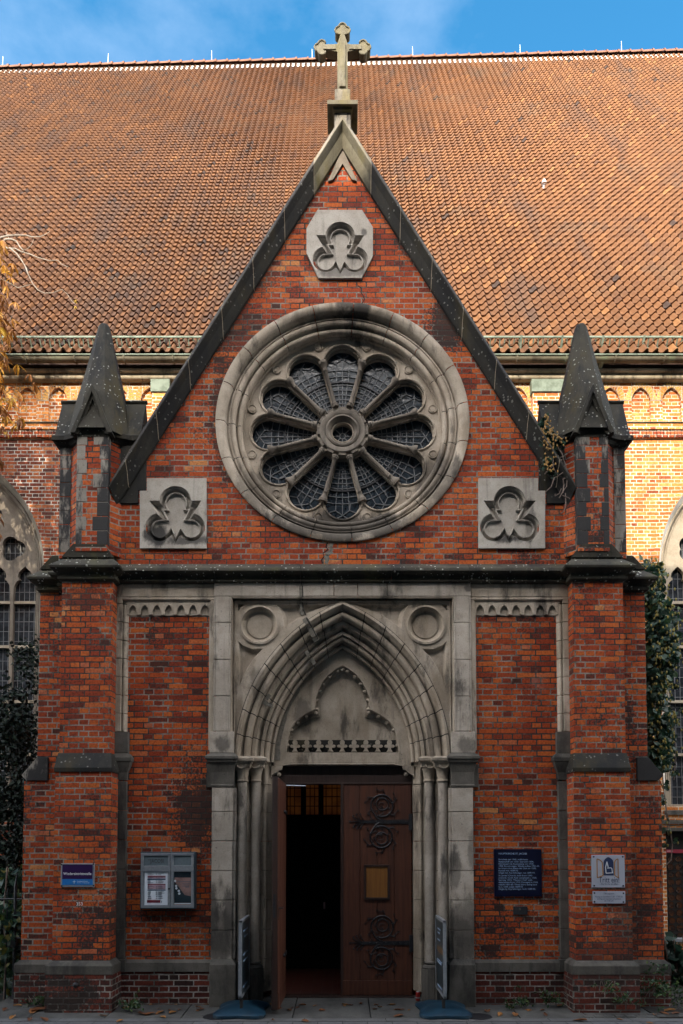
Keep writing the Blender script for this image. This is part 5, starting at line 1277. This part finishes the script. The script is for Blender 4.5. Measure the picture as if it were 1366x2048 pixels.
for t, a, b_, wd in (('Öffnungszeiten', 608, 1142, 21), ('Montag bis Sonnabend 11.00 - 17.00 Uhr', 610, 1207, 55.5), ('Sonntag und nach dem Gottesdienst', 610, 1252, 47.5), ('bis 17.00 Uhr', 610, 1293, 18)):
    x, z = q(a, b_); text(mb, t, x, z, .03, ys-.002, 'CENTER', width=H(wd, 1795, ys))
mb.build('lettering', M_INK, sg5, fix=False)
screws([(1189, 1786), (1247, 1786.5), (1189, 1803.5), (1247, 1804)], ys, ys, sg5)

# glazed notice case
nc = thing('notice_case', 'two-door aluminium notice case with church posters on the brick wall', 'notice case'); yc_ = yw-.11
r_ = lambda a, b_: (260+a/8.5375, 1680+b_/8.5375)
def nrect(a0, b0, a1, b1, yf, yk, mb=None): return rect(mb or MB(), *r_(a0, b0), *r_(a1, b1), yf, yk, yc_)
mb = MB(); nrect(165, 200, 1115, 1180, yc_+.012, yw, mb); mb.build('case', M_STEEL, nc, bevel=.004)
def frame_plate(o, hs_, yf, yk):
    m = MB(); P = lambda a, b_: W(*r_(a, b_), yc_)
    lp = lambda t: [P(t[0], t[3]), P(t[2], t[3]), P(t[2], t[1]), P(t[0], t[1])]
    m.plate(lp(o), [lp(h)[::-1] for h in hs_], yf, yk); return m
frame_plate((188, 222, 690, 1160), [(232, 268, 650, 440), (235, 540, 645, 1112)], yc_-.008, yc_+.011).build('door', M_ALU, nc, bevel=.002)
frame_plate((697, 222, 1090, 1158), [(748, 265, 1048, 435), (748, 540, 1045, 1110)], yc_-.008, yc_+.011).build('door', M_ALU, nc, bevel=.002)
nrect(232, 268, 650, 440, yc_+.006, yc_+.0115).build('grey_field', M_FELT, nc); nrect(748, 265, 1048, 435, yc_+.006, yc_+.0115).build('grey_field', M_FELT, nc)
mb = MB(); x, z = W(*r_(345, 390), yc_); text(mb, 'JACOBI', x, z, .072, yc_+.0045, width=H(27.5, 1720, yc_)); x, z = W(*r_(308, 350), yc_); text(mb, 'ST', x, z, .03, yc_+.0045); mb.build('lettering', M_SCREW, nc, fix=False)
pn1 = nrect(238, 545, 645, 1110, yc_+.0075, yc_+.0115).build('poster', M_PAPER, nc)
mb = MB()
for b0, b1 in ((612, 630), (750, 768)): nrect(298, b0, 605, b1, yc_+.005, yc_+.007, mb)
nrect(290, 1025, 515, 1072, yc_+.005, yc_+.007, mb); mb.build('red_stripe', M_RED, pn1)
mb = MB()
for b0, b1 in ((632, 656), (770, 842)): nrect(298, b0, 605, b1, yc_+.0055, yc_+.0072, mb)
mb.build('pink_row', M_PINK, pn1)
mb = MB()
for b0, b1 in ((662, 682), (848, 864)): nrect(296, b0, 605, b1, yc_+.005, yc_+.007, mb)
mb.build('blue_stripe', simple('petrol_print', (.012, .06, .13), .5), pn1)
mb = MB(); r4 = random.Random(5)
for b0 in (565, 585, 640, 692, 712, 728, 782, 795, 812, 826, 880, 893, 905, 920, 933, 955, 966, 988, 1000):
    for a0, a1 in ((300, 300+r4.randint(35, 110)), (440, 466), (478, 478+r4.randint(50, 115))): nrect(a0, b0, a1, b0+6, yc_+.004, yc_+.0056, mb)
for i in range(1): nrect(530, 1035, 540, 1072, yc_+.004, yc_+.007, mb)
mb.build('printed_text', M_GREYINK, pn1)
pn2 = nrect(750, 543, 1043, 1108, yc_+.0075, yc_+.0115).build('poster', M_ROSEP, nc)
mb = MB(); nrect(755, 545, 1040, 640, yc_+.005, yc_+.0073, mb); P = lambda a, b_: W(*r_(a, b_), yc_); mb.plate([P(755, 1075), P(1040, 1075), P(1040, 960), P(930, 940), P(800, 760), P(755, 700)], [], yc_+.005, yc_+.0073); mb.build('dark_print', M_DKPOSTER, pn2)
mb = MB()
for a0, b0, a1 in ((805, 712, 1030), (890, 750, 1030), (890, 786, 1010), (945, 805, 1005)): nrect(a0, b0-5, a1, b0+6, yc_+.0045, yc_+.0072, mb)
mb.build('printed_text', M_GREYINK, pn2)
mb = MB(); nrect(758, 1078, 1036, 1096, yc_+.004, yc_+.007, mb)
for a, b_ in ((768, 700), (786, 785), (790, 825), (832, 870), (840, 915)): mb.lathe_y([(.016, yc_+.0048), (0, yc_+.004)], *P(a, b_), 10)
mb.build('light_print', M_WHITE, pn2)
mb = MB(); mb.lathe_y([(.012, yc_-.008), (.012, yc_-.025), (0, yc_-.026)], *P(672, 832), 10); mb.build('lock', M_SCREW, nc)
MBg = NB('clear_pane'); MBg.done((.9, .95, .95), .02, spec=.5); MBg.p.inputs['Transmission Weight'].default_value = 0
gl = NB('thin_glass'); tr = gl.n('ShaderNodeBsdfTransparent', {0: (.9, .93, .95, 1)}); gs = gl.n('ShaderNodeBsdfGlossy', {0: (.8, .85, .9, 1), 1: .03}); gl.link(gl.n('ShaderNodeMixShader', {0: .05, 1: tr, 2: gs}), gl.o, 'Surface'); M_CLEAR = gl.m
mb = MB()
for a0, b0, a1, b1 in ((233, 538, 647, 1114), (746, 538, 1047, 1112)): (xa, za), (xb, zb) = P(a0, b1), P(a1, b0); mb.add([(xa, yc_-.001, za), (xb, yc_-.001, za), (xb, yc_-.001, zb), (xa, yc_-.001, zb)], [(0, 1, 2, 3)])
mb.build('glass', M_CLEAR, nc, fix=False)

# ================================================================ PAVEMENT SIGN BOARDS
def board(s, px_near, label):
    t = thing('pavement_sign', label, 'pavement sign', 'pavement sign boards beside the portal')
    D = lambda y: (y-CAMY)
    yn, yf = -.62, .12; x0 = s*1.262
    z0, z1 = .2, 1.16
    mb = MB()
    for y in (yn, yf-.035): mb.box(x0-.02, x0+.02, y, y+.035, z0, z1)
    mb.box(x0-.02, x0+.02, yn, yf, z1-.035, z1); mb.box(x0-.02, x0+.02, yn, yf, z0, z0+.035); mb.build('frame', M_ALU, t, bevel=.004)
    MB().box(x0-.012, x0+.012, yn+.03, yf-.03, z0+.03, z1-.03).build('poster', M_DKPOSTER, t)
    xi_ = x0-s*.013
    if s > 0:
        m = MB(); text(m, 'REQUIEM', 0, 0, .1, 0, width=.5); m.v = [(xi_-.0015, -.0-.05-(v[0]), .72+v[2]) for v in m.v]; m.build('lettering', M_OCHRE, t, fix=False)
        m = MB()
        for z, a in ((1.0, .3), (.95, .22), (.86, .26), (.6, .4), (.57, .36), (.27, .4)): m.box(xi_-.002, xi_, -.05-a, -.05, z, z+.014)
        m.build('printed_text', M_PALEBLUE, t)
    else:
        m = MB()
        for z, a in ((1.0, .4), (.92, .3), (.7, .42), (.62, .36), (.3, .42)): m.box(xi_-.0, xi_+.002, -.05-a, -.05, z, z+.02)
        m.build('printed_text', M_PALEBLUE, t)
    for y in (yn+.12, yf-.16):
        mb = MB(); mb.box(x0-.018, x0+.018, y, y+.04, .03, z0+.02); mb.build('post', M_RUBBER, t)
    xb = x0+s*.02; zb = zg+.004; n = 64; rows = []
    def outl(k, z):
        r_ = []
        for i in range(n):
            a = 2*pi*i/n; c_, s_ = cos(a), sin(a)
            q = max(abs(c_), abs(s_)); rr = .5/q*(1-.1*max(0, cos(2*a)*-1)**3-.13*max(0, cos(2*a))**3*(1 if True else 0))
            rr = min(rr, .62)
            r_.append((xb+c_*rr*.66*k, -.27+s_*rr*.78*k, z))
        return r_
    mb = MB(); mb.grid([outl(.96, zb), outl(1.0, zb+.015), outl(1.0, zb+.045), outl(.95, zb+.062), outl(.62, zb+.11), outl(.3, zb+.13), outl(.02, zb+.132)], cu=True); mb.build('water_base', M_BASEBLUE, t, smooth=True)
    return t
board(-1, 0, 'pavement sign on blue plastic base beside the swung-open door leaf')
board(1, 0, 'pavement sign with dark REQUIEM poster on blue base beside the closed door leaf')
can = thing('drink_can', 'red and silver drink can on the ground at the foot of the door jamb', 'can'); x, y = W(836, 1990, .1)[0], .12
mb = MB(); mb.lathe_z([(.0, .02), (.026, .02), (.031, .03), (.03, .07), (.033, .1), (.031, .125), (.025, .135), (0, .133)], x, y, 14); mb.build('can_body', M_CANRED, can, smooth=True)
mb = MB(); mb.lathe_z([(.0335, .055), (.0335, .07)], x, y, 14); mb.lathe_z([(.026, .136), (.024, .14), (0, .138)], x, y, 14); mb.build('silver_band', M_ALU, can)
for px, y_, lb in ((432, -.5, 'round iron utility cover in the paving by the sign board at the open door leaf'), (958, -.5, 'round iron utility cover in the paving by the sign board with the REQUIEM poster')):
    x = H(px-685, 2024, y_); mb = MB(); mb.lathe_z([(.0, .016), (.14, .016), (.15, .018), (.16, .014), (.165, -.02)], x, y_, 24); mb.v = [(a, b_, c_-.05) for a, b_, c_ in mb.v]; tag(mb.build('utility_cover', M_IRON), lb, 'utility cover')

# ================================================================ FENCE, left
fn = thing('iron_fence', 'dark painted iron fence with spear top, partly hidden by a yellowing climber', 'fence'); YF = .3
fx = lambda px, py=1880: W(px, py, YF)[0]
mb = MB(); mb.tube([(fx(29), YF, -.1), (fx(29), YF, Z(1772, YF))], .022, 8); mb.tube([(fx(29), YF, Z(1772, YF)), (fx(31), YF, Z(1745, YF))], [.02, .003], 8); mb.box(fx(29)-.035, fx(29)+.035, YF-.035, YF+.035, Z(1893, YF), Z(1878, YF)); mb.build('post', M_FENCE, fn)
for p in (1876, 1893, 1798): mb = MB(); mb.tube([(-9, YF, Z(p, YF)), (fx(42), YF, Z(p, YF))], .013, 6); mb.build('rail', M_FENCE, fn)
for i in range(9):
    x = fx(13)-i*.125; mb = MB(); mb.tube([(x, YF, .0), (x, YF, Z(1850, YF)), (x-.0, YF, Z(1790, YF))], .009, 6); mb.tube([(x, YF, Z(1790, YF)), (x, YF, Z(1775, YF))], [.018, .002], 6); mb.build('bar', M_FENCE, fn)
mb = MB(); mb.tube([(fx(27), YF, Z(1874, YF)), (fx(19), YF, Z(1856, YF)), (fx(15), YF, Z(1842, YF))], .01, 6); mb.build('scroll', M_FENCE, fn)

# ================================================================ PLANTS
def leafy(name, mat, spots, shape, parent=None, seed=1, cones=None):
    """spots: (x,y,z,size,tint,nx,ny,nz or None); every leaf a little folded blade"""
    r = random.Random(seed); v = []; f = []; at = []
    for (x, y, z, sz, ti, nrm) in spots:
        if nrm is None: nv = Vector((r.gauss(0, 1), r.gauss(0, 1)-.6, r.gauss(0, 1)+.4)).normalized()
        else: nv = (Vector(nrm)+Vector((r.gauss(0, .35), r.gauss(0, .35), r.gauss(0, .35)))).normalized()
        d = Vector((r.gauss(0, 1), r.gauss(0, 1), r.gauss(-.4, .8))); d = (d-nv*d.dot(nv)).normalized(); sd = nv.cross(d)
        o = len(v)
        for a, b_, h in shape:
            p = Vector((x, y, z))+d*a*sz+sd*b_*sz+nv*h*sz; v.append(tuple(p)); at.append(ti)
        k = len(shape)//2
        # shape: mid-rib points first, then left rim, then right rim
        m_ = SH[id(shape)]
        for q in m_: f.append([o+i for i in q])
    mb = MB(); mb.v = v; mb.f = f; mb.m = [0]*len(f)
    if cones:
        mb.mi = 1
        for c_ in cones[0]: mb.ball(c_, cones[1], 6, 4, cones[2])
        at += [.5]*(len(mb.v)-len(at))
    return mb.build(name, mat, parent, smooth=False, fix=False, attr=at)
OVAL = [(0, 0, 0), (.5, 0, -.03), (1, 0, -.12), (.22, .26, .08), (.62, .28, .05), (.22, -.26, .08), (.62, -.28, .05)]
HEART = [(0, 0, 0), (.5, 0, -.04), (1, 0, -.2), (-.12, .3, .04), (.35, .48, .05), (.75, .25, -.04), (-.12, -.3, .04), (.35, -.48, .05), (.75, -.25, -.04)]
SH = {id(OVAL): [(0, 1, 4, 3), (1, 2, 4), (0, 5, 6, 1), (1, 6, 2)], id(HEART): [(0, 1, 4, 3), (1, 2, 5, 4), (0, 6, 7, 1), (1, 7, 8, 2)]}
def clump(c, r, n, size, tint=(0, 1), sx=1, sy=1, sz=1, shell=.55, rr=rnd):
    o = []
    for _ in range(n):
        d = Vector((rr.gauss(0, 1), rr.gauss(0, 1), rr.gauss(0, 1))).normalized()*r*(shell+(1-shell)*rr.random()**.5)
        o.append((c[0]+d.x*sx, c[1]+d.y*sy, c[2]+d.z*sz, size*rr.uniform(.65, 1.25), rr.uniform(*tint), None))
    return o
# holly on the left, dark and glossy, in front of the nave window
hol_ = thing('holly_bush', 'tall dark glossy holly bush with red berries in front of a nave window', 'bush'); sp_ = []; rh = random.Random(21); YH = 2.6
for _ in range(260):
    px = rh.uniform(-60, 77); lim = 1300 if px > 55 else (1395 if px < 40 else 1380)
    py = rh.uniform(lim, 1990); y = rh.uniform(.9, 3.6)
    if px > 40+(y-.9)*8 and y < 1.4: y = 1.6
    x, z = W(px, py, y); x = min(x, -4.12)
    sp_ += clump((x-.1, y, z), .27, 62, .085, (0, 1), rr=rh, shell=.35)
for px, py in ((72, 1278), (66, 1292), (70, 1310), (62, 1330), (55, 1345), (74, 1340), (68, 1360), (72, 1378), (45, 1330), (56, 1300)):
    x, z = W(px, py, 2.3); sp_ += clump((x, 2.3, z), .1, 14, .075, (.2, 1), rr=rh)
sp_ = [q for q in sp_ if q[0] < -4.1]
leafy('foliage', M_LHOLLY, sp_, OVAL, hol_, 3)
mb = MB()
for k in range(7): x = -4.5-k*.25; mb.tube([(x, 2.4, -.1), (x+rh.uniform(-.2, .2), 2.4+rh.uniform(-.3, .3), 2.0), (x+rh.uniform(-.3, .3), 2.5, 4.0)], [.05, .035, .012], 6)
mb.build('stem', M_IRON, hol_)
mb = MB()
for _ in range(24):
    q = sp_[rh.randrange(len(sp_))]; MB().ball((q[0], q[1]-.05, q[2]), .014, 6, 4).build('berry', M_RED, hol_)
# yellowing climber over the fence
cl = thing('climbing_ivy', 'yellow and green lobed climber hanging over the iron fence', 'climber'); sp_ = []
for _ in range(46):
    px = rh.uniform(-25, 30); py = rh.uniform(1740, 2000) if px < 22 else rh.uniform(1755, 1850); x, z = W(px, py, .22)
    sp_ += clump((x, .24+rh.uniform(-.05, .5), z), .11, 9, .1, (.1, 1), rr=rh)
leafy('foliage', M_LIVY, sp_, HEART, cl, 4)
mb = MB(); mb.tube([(fx(10), .3, -.05), (fx(14), .28, .6), (fx(6), .3, 1.2), (fx(12), .3, 1.8)], .012, 5); mb.build('stem', M_TWIG, cl)
# hop curtain on the right between porch and nave window
hp = thing('hop_creeper', 'dense green hop creeper with pale cones hanging between porch buttress and nave window', 'climber'); sp_ = []; cone = []; YV = 2.6
for _ in range(340):
    t = rh.random(); py = 1140+t*395; edge = 1342-max(0, (py-1440))*.22+10*sin(py/33) if py > 1195 else 1318
    lo_ = 1284+ (py-1165)*.035
    px = lo_+(edge-lo_)*rh.random()**.8-4; 
    y = YV+rh.uniform(-.35, .3); x, z = W(px, py, y); x = max(x, 4.16)
    sp_ += clump((x, y, z), .12, 9, .1, (0, .62), rr=rh)
    if rh.random() < .8: cone.append((x+rh.gauss(0, .08), y-.2+rh.gauss(0, .05), z+rh.gauss(0, .1)))
    if rh.random() < .5: cone.append((x+rh.gauss(0, .1), y-.22+rh.gauss(0, .05), z+rh.gauss(0, .1)))
for px, py in ((1300, 1128), (1312, 1133), (1322, 1142), (1288, 1124), (1330, 1150), (1318, 1160), (1352, 1225), (1358, 1240), (1348, 1270), (1350, 1370), (1345, 1430), (1352, 1445), (1348, 1500), (1340, 1540), (1352, 1545), (1332, 1570), (1325, 1600), (1336, 1660), (1350, 1680), (1328, 1640), (1342, 1470), (1360, 1420), (1330, 1685)):
    x, z = W(px, py, YV); sp_ += clump((x, YV, z), .07, 5, .09, (.1, .8), rr=rh); cone.append((x, YV-.1, z-.05))
leafy('foliage', [M_LIVY, simple('hop_cone', (.2, .17, .04), .8, var=.5, scale=9)], sp_, HEART, hp, 5, (cone, .017, 1.6))
mb = MB()
for l in ([(1292, 1990), (1300, 1700), (1310, 1450), (1305, 1150)], [(1320, 1500), (1330, 1600), (1345, 1690), (1342, 1720), (1328, 1735)], [(1345, 1420), (1352, 1500), (1348, 1560)], [(1300, 1520), (1328, 1580), (1336, 1660)]):
    mb.tube([(lambda q: (q[0], YV, q[1]))(W(a, c_, YV)) for a, c_ in l], .009, 5)
mb.build('stem', M_TWIG, hp)
# hop tuft between coping and right turret, with bare twigs
ht = thing('hop_tuft', 'small hop tuft with tan cones and dry twigs between gable coping and turret', 'climber'); sp_ = []; cone = []
for a, b_ in ((290, 170), (300, 220), (210, 310), (280, 300), (260, 260), (200, 420), (240, 470), (300, 440), (350, 440), (380, 420), (240, 590), (340, 500), (440, 540), (470, 520), (520, 560), (570, 590), (300, 640), (250, 680), (350, 690), (390, 720), (430, 740), (320, 760), (290, 880), (340, 890), (410, 920), (250, 990), (330, 990), (280, 1050), (350, 1080), (390, 1110), (420, 1190), (450, 640), (590, 630), (400, 600), (280, 560)):
    x, z = W(1060+a/9.31, 820+b_/9.31, -.13); sp_ += clump((x, -.12, z), .045, 5, .065, (0, .7), rr=rh)
    for _ in range(3): cone.append((x+rh.gauss(0, .03), -.18, z+rh.gauss(0, .035)))
leafy('foliage', [M_LIVY, simple('dry_hop_cone', (.3, .17, .05), .8, var=.5, scale=9)], sp_, HEART, ht, 6, (cone, .0125, 1.4))
mb = MB()
for l in ([(490, 630), (520, 720), (590, 830), (620, 940), (655, 1040), (680, 1180), (690, 1300), (680, 1420), (600, 1540), (540, 1640)], [(440, 830), (420, 1000), (430, 1100), (500, 1220)], [(440, 1280), (520, 1230), (630, 1160), (650, 1040)], [(440, 1280), (390, 1440), (290, 1520)], [(270, 1200), (380, 1100), (460, 1010)], [(570, 1480), (540, 1560), (470, 1600), (460, 1570)], [(600, 1300), (630, 1400), (600, 1560)], [(560, 890), (640, 860), (690, 830)], [(540, 1010), (590, 930)], [(770, 820), (880, 900)], [(590, 1610), (660, 1640), (730, 1670)], [(650, 1560), (655, 1800), (620, 1900), (560, 1940)], [(610, 1290), (680, 1260), (720, 1240)]):
    mb.tube([(lambda q: (q[0], -.14-rh.uniform(0, .03), q[1]))(W(1060+a/9.31, 820+c_/9.31, -.14)) for a, c_ in l], .0075, 5)
mb.build('twigs', M_TWIG, ht)
# weeds at the wall foot
wd = [((265, 2012), -.28, 20, 'low weeds at the wall foot below the notice case, beside the buttress'), ((75, 2010), -.0, 10, 'small weed in the buttress corner near the iron fence'), ((1040, 2008), -.1, 14, 'low weed strip at the wall foot under the navy plaque'), ((1105, 2003), -.05, 12, 'thin weeds at the wall foot between navy plaque and Tritt ein! buttress'), ((1140, 2000), -.05, 8, 'thin weed sprig against the inner side of the Tritt ein! buttress'),
      ((1208, 1980), -.37, 9, 'fern-like weed growing from the plinth bricks below the Tritt ein! sign'), ((1245, 2002), -.38, 11, 'green weed trailing at the foot of the plinth below the opening hours plate'), ((1310, 1985), -.1, 46, 'bushy green weeds at the outer plinth corner below the hop creeper'), ((1350, 2010), -.2, 26, 'spreading weeds on the cobbles in front of the blue-green shrub')]
for (px, py), y, n, lb in wd:
    sp_ = []; t = thing('weed', lb, 'weed'); x0, z0 = W(px, py, y); z0 = max(z0, .0)
    for k in range(n):
        dx = rh.gauss(0, .16 if n > 20 else .09); h = abs(rh.gauss(0, .16 if n > 20 else .06)); sp_ += clump((x0+dx, y-rh.uniform(0, .12), z0+h), .045, 7, .045, (0, 1), rr=rh)
    leafy('foliage', M_LWEED, sp_, OVAL, t, 8); mb = MB()
    for k in range(5): mb.tube([(x0+rh.gauss(0, .06), y-.03, z0-.04), (x0+rh.gauss(0, .08), y-.05, z0+.12)], .004, 4)
    mb.build('stem', M_TWIG, t)
sb = thing('shrub', 'blue-green broad leaved shrub below the window with dark glass roundels', 'shrub'); sp_ = []
for _ in range(30): x, z = W(rh.uniform(1336, 1400), rh.uniform(1885, 1985), 1.6); sp_ += clump((x, 1.6+rh.uniform(-.3, .3), z), .16, 8, .16, (0, .4), rr=rh)
leafy('foliage', M_LIVY, sp_, HEART, sb, 9); mb = MB(); 
for k in range(4): mb.tube([(5.1+k*.12, 1.6, -.05), (5.0+k*.15, 1.6, .7)], .012, 5)
mb.build('stem', M_TWIG, sb)

# chestnut at the left: trunk outside the picture, autumn leaf fans reaching in
ch = thing('chestnut_tree', 'autumn chestnut tree with brown and gold leaf fans hanging before the tiled roof', 'tree')
LFT = [(0, 0, 0), (.35, 0, -.04), (.7, 0, -.16), (1, 0, -.34), (.35, .1, .02), (.7, .15, -.1), (.35, -.1, .02), (.7, -.15, -.1)]
LFQ = [(0, 1, 4), (1, 2, 5, 4), (2, 3, 5), (0, 6, 1), (1, 6, 7, 2), (2, 7, 3)]
v = []; f = []; at = []
def fan(c, size, tint):
    up = Vector((rh.gauss(0, .35), rh.gauss(-.3, .35), 1)).normalized(); a0 = rh.uniform(0, 6.3); n = rh.choice((5, 6, 7))
    e1 = up.orthogonal().normalized(); e2 = up.cross(e1)
    for i in range(n):
        a = a0+i*(5.2/n); d = (e1*cos(a)+e2*sin(a)-up*rh.uniform(.25, 1.5)).normalized(); sd = d.cross(up).normalized()*(1+rh.uniform(-.4, .2)); nv = sd.cross(d)
        s_ = size*rh.uniform(.7, 1.1)*(1 if i not in (0, n-1) else .7); o = len(v); cur = rh.uniform(.4, 1.8)
        for q in LFT: v.append(tuple(Vector(c)+d*q[0]*s_+sd*q[1]*s_+nv*q[2]*s_*cur)); at.append(min(1, max(0, tint+rh.gauss(0, .12))))
        f.extend([[o+k for k in q] for q in LFQ])
YT_ = 3.75
for _ in range(92):                     # the part seen in the picture
    py = rh.uniform(590, 865); mx_ = {0: 40, 1: 28, 2: 48, 3: 68, 4: 55}.get(int((py-590)/56), 40); px = rh.uniform(-40, mx_*rh.random()**.45)
    y = YT_+rh.uniform(-.35, .35); x, z = W(px, py, y); fan((x, y, z), .2, rh.uniform(.1, .9))
for px, py in ((8, 530), (26, 527), (14, 545), (5, 560), (12, 572), (4, 590), (22, 555), (44, 835), (25, 795), (60, 748), (70, 765)): x, z = W(px, py, YT_); fan((x, YT_, z), .19, rh.uniform(.2, .9))
for px, py in ((150, 600), (151, 612)): x, z = W(px, py, YT_); fan((x, YT_, z), .07, .95)
for _ in range(380):                    # the rest of the crown, left of the picture
    y = rh.uniform(.6, 4.3); d = rh.random(); x = -685/F*(y-CAMY)-rh.uniform(.15, 3.6); z = rh.uniform(7.6, 13.2)
    fan((x, y, z), .23, rh.random())
for _ in range(470):                     # twigs between the sun and the nave wall
    t = rh.uniform(1.5, 4.2); x = rh.uniform(-7.2, -5.5) - sin(SUN_AZ)*cos(SUN_EL)*t; y = YN - cos(SUN_AZ)*cos(SUN_EL)*t; z = rh.uniform(8.2, 11.6)+sin(SUN_EL)*t
    if z > 10.4+.53*t and rh.random() < .5: continue
    if x > -685/F*(y-CAMY)*1.015-.12: continue
    fan((x, y, z), .2, rh.random())
for _ in range(150):                     # tips nearest the wall throw the dapples
    x = rh.uniform(-8.2, -6.75); y = rh.uniform(2.2, 3.7); z = rh.uniform(10.2, 13.4)
    if x > -685/F*(y-CAMY)-.12: continue
    fan((x, y, z), .22, rh.random())
mb = MB(); mb.v = v; mb.f = f; mb.m = [0]*len(f); mb.build('crown', M_LCHEST, ch, fix=False, attr=at)
mb = MB(); mb.tube([(-9.6, 2.2, -.1), (-9.5, 2.3, 3), (-9.3, 2.4, 6.5), (-9.0, 2.7, 10), (-8.8, 2.9, 13)], [.3, .25, .2, .12, .04], 10); mb.build('trunk', M_BARK, ch, smooth=True)
mb = MB()
def limb(l, r0, r1, y=YT_): n = len(l); mb.tube([(lambda q: (q[0], y, q[1]))(W(a/8.5375 if a > -1e3 else a, 440+c_/8.5375, y)) for a, c_ in l], [r0+(r1-r0)*i/(n-1) for i in range(n)], 6)
limb([(-420, 330), (0, 305), (140, 268), (290, 262), (450, 262), (540, 290), (700, 283), (780, 245), (850, 195)], .02, .004)
limb([(-420, 600), (0, 405), (100, 330), (200, 330), (280, 365), (340, 460), (400, 520)], .02, .011)
limb([(0, 450), (130, 485), (260, 490), (360, 540), (500, 580), (640, 640), (840, 695), (980, 685)], .016, .005)
limb([(0, 450), (180, 490), (290, 580), (370, 690), (440, 810), (480, 930), (560, 1090), (650, 1200), (760, 1250), (900, 1245), (1060, 1185)], .016, .006)
limb([(1060, 1185), (1150, 1265), (1230, 1390), (1280, 1430)], .005, .003); limb([(980, 685), (1060, 760), (1170, 805)], .006, .004)
limb([(70, 1030), (210, 1100), (300, 1160), (420, 1130), (540, 1100)], .008, .005); limb([(-300, 900), (0, 1000), (70, 1030)], .014, .008)
limb([(400, 520), (470, 490), (540, 420), (580, 310)], .006, .003); limb([(160, 330), (110, 230), (100, 165)], .006, .003); limb([(0, 1780), (180, 1700), (235, 1520)], .008, .003)
for a, b_ in (((-9.3, 2.4, 6.5), (-7.0, 3.7, 9.6)), ((-9.2, 2.5, 7.5), (-6.9, 3.75, 11.0)), ((-9.0, 2.7, 9.4), (-6.9, 3.75, 12.6)), ((-9.1, 2.6, 8.5), (-10.5, 2, 11.5)), ((-9.0, 2.7, 10), (-8, 1.4, 12))):
    a, b_ = Vector(a), Vector(b_); mb.tube([a, a.lerp(b_, .5)+Vector((0, 0, .25)), b_], [.09, .05, .018], 7)
mb.build('branches', M_BARK, ch, smooth=True)

# fallen leaves, each one lying on the ground
protos = []
for k in range(4):
    vv = []; r5 = random.Random(40+k); n = 7
    sh = [(0, 0, .0), (.35, .0, .02), (.7, 0, .03), (1, 0, .0)]
    L_ = [(a, .22*sin(pi*a)**.7*(1+.2*r5.random())+.001, .05+.12*r5.random()) for a in (.1, .35, .6, .85)]; R_ = [(a, -.2*sin(pi*a)**.7*(1+.3*r5.random())-.001, .04+.1*r5.random()) for a in (.1, .35, .6, .85)]
    m = MB(); m.v = [(a-.5, b_, c_) for a, b_, c_ in [(.02, 0, .01), (.35, 0, .02), (.6, 0, .02), (1, 0, .05)]+L_+R_]
    m.f = [[0, 1, 5, 4], [1, 2, 6, 5], [2, 3, 7, 6], [0, 8, 9, 1], [1, 9, 10, 2], [2, 10, 11, 3]]; m.m = [0]*6
    ob = m.build('fallen_leaf', M_LFALL, fix=False, attr=[.15+.25*k]*12); protos.append(ob)
gz_ = lambda y: zg+.006 if y < -.57 else (zg+.006+(y+.57)/1.07*.06)
spots = [(90, 2015, .1), (78, 2021, .2), (66, 2023, .2), (25, 2036, .14), (60, 2040, .12), (88, 2040, .16), (205, 2032, .1), (240, 2043, .1), (286, 2030, .16), (300, 2029, .14), (320, 2026, .14), (345, 2026, .12), (402, 2020, .1), (270, 2010, .14), (255, 2016, .14), (325, 2035, .12), (545, 2041, .1), (610, 2043, .1), (630, 2012, .08), (690, 2010, .1), (700, 2011, .08), (797, 2033, .13), (793, 2020, .08), (688, 2012, .06), (925, 2015, .08), (975, 2023, .14), (1030, 2030, .16), (1000, 2030, .12), (1090, 2030, .1), (1160, 2042, .16), (1310, 2030, .1), (1340, 2022, .14), (1352, 2028, .13), (1328, 2028, .12), (1300, 2047, .1), (35, 2012, .1), (10, 2020, .12), (1085, 2021, .1), (1120, 2012, .1), (540, 2010, .09), (560, 2018, .08), (1240, 2040, .08)]
for _ in range(34): spots.append((rh.choice((rh.uniform(150, 420), rh.uniform(960, 1330), rh.uniform(545, 830))), rh.uniform(2007, 2022), rh.uniform(.05, .11)))
first = set()
for i, (px, py, sz) in enumerate(spots):
    # where the line of sight meets the ground
    y = -.6
    for _ in range(30):
        x, z = W(px, py, y); y += (z-gz_(y))*2.5*(1); y = max(-1.6, min(.3, y))
    x, z = W(px, py, y); k = i % 4
    o = protos[k] if k not in first else protos[k].copy()
    if k in first: COL.objects.link(o)
    first.add(k); o.location = (x, y, gz_(y)+.004); o.rotation_euler = (rh.uniform(-.2, .2), rh.uniform(-.15, .15), rh.uniform(0, 6.3)); o.scale = (sz*1.15,)*3
    tag(o, 'curled brown autumn leaf lying on the paving in front of the church porch', 'leaf', 'fallen leaves on the paving')
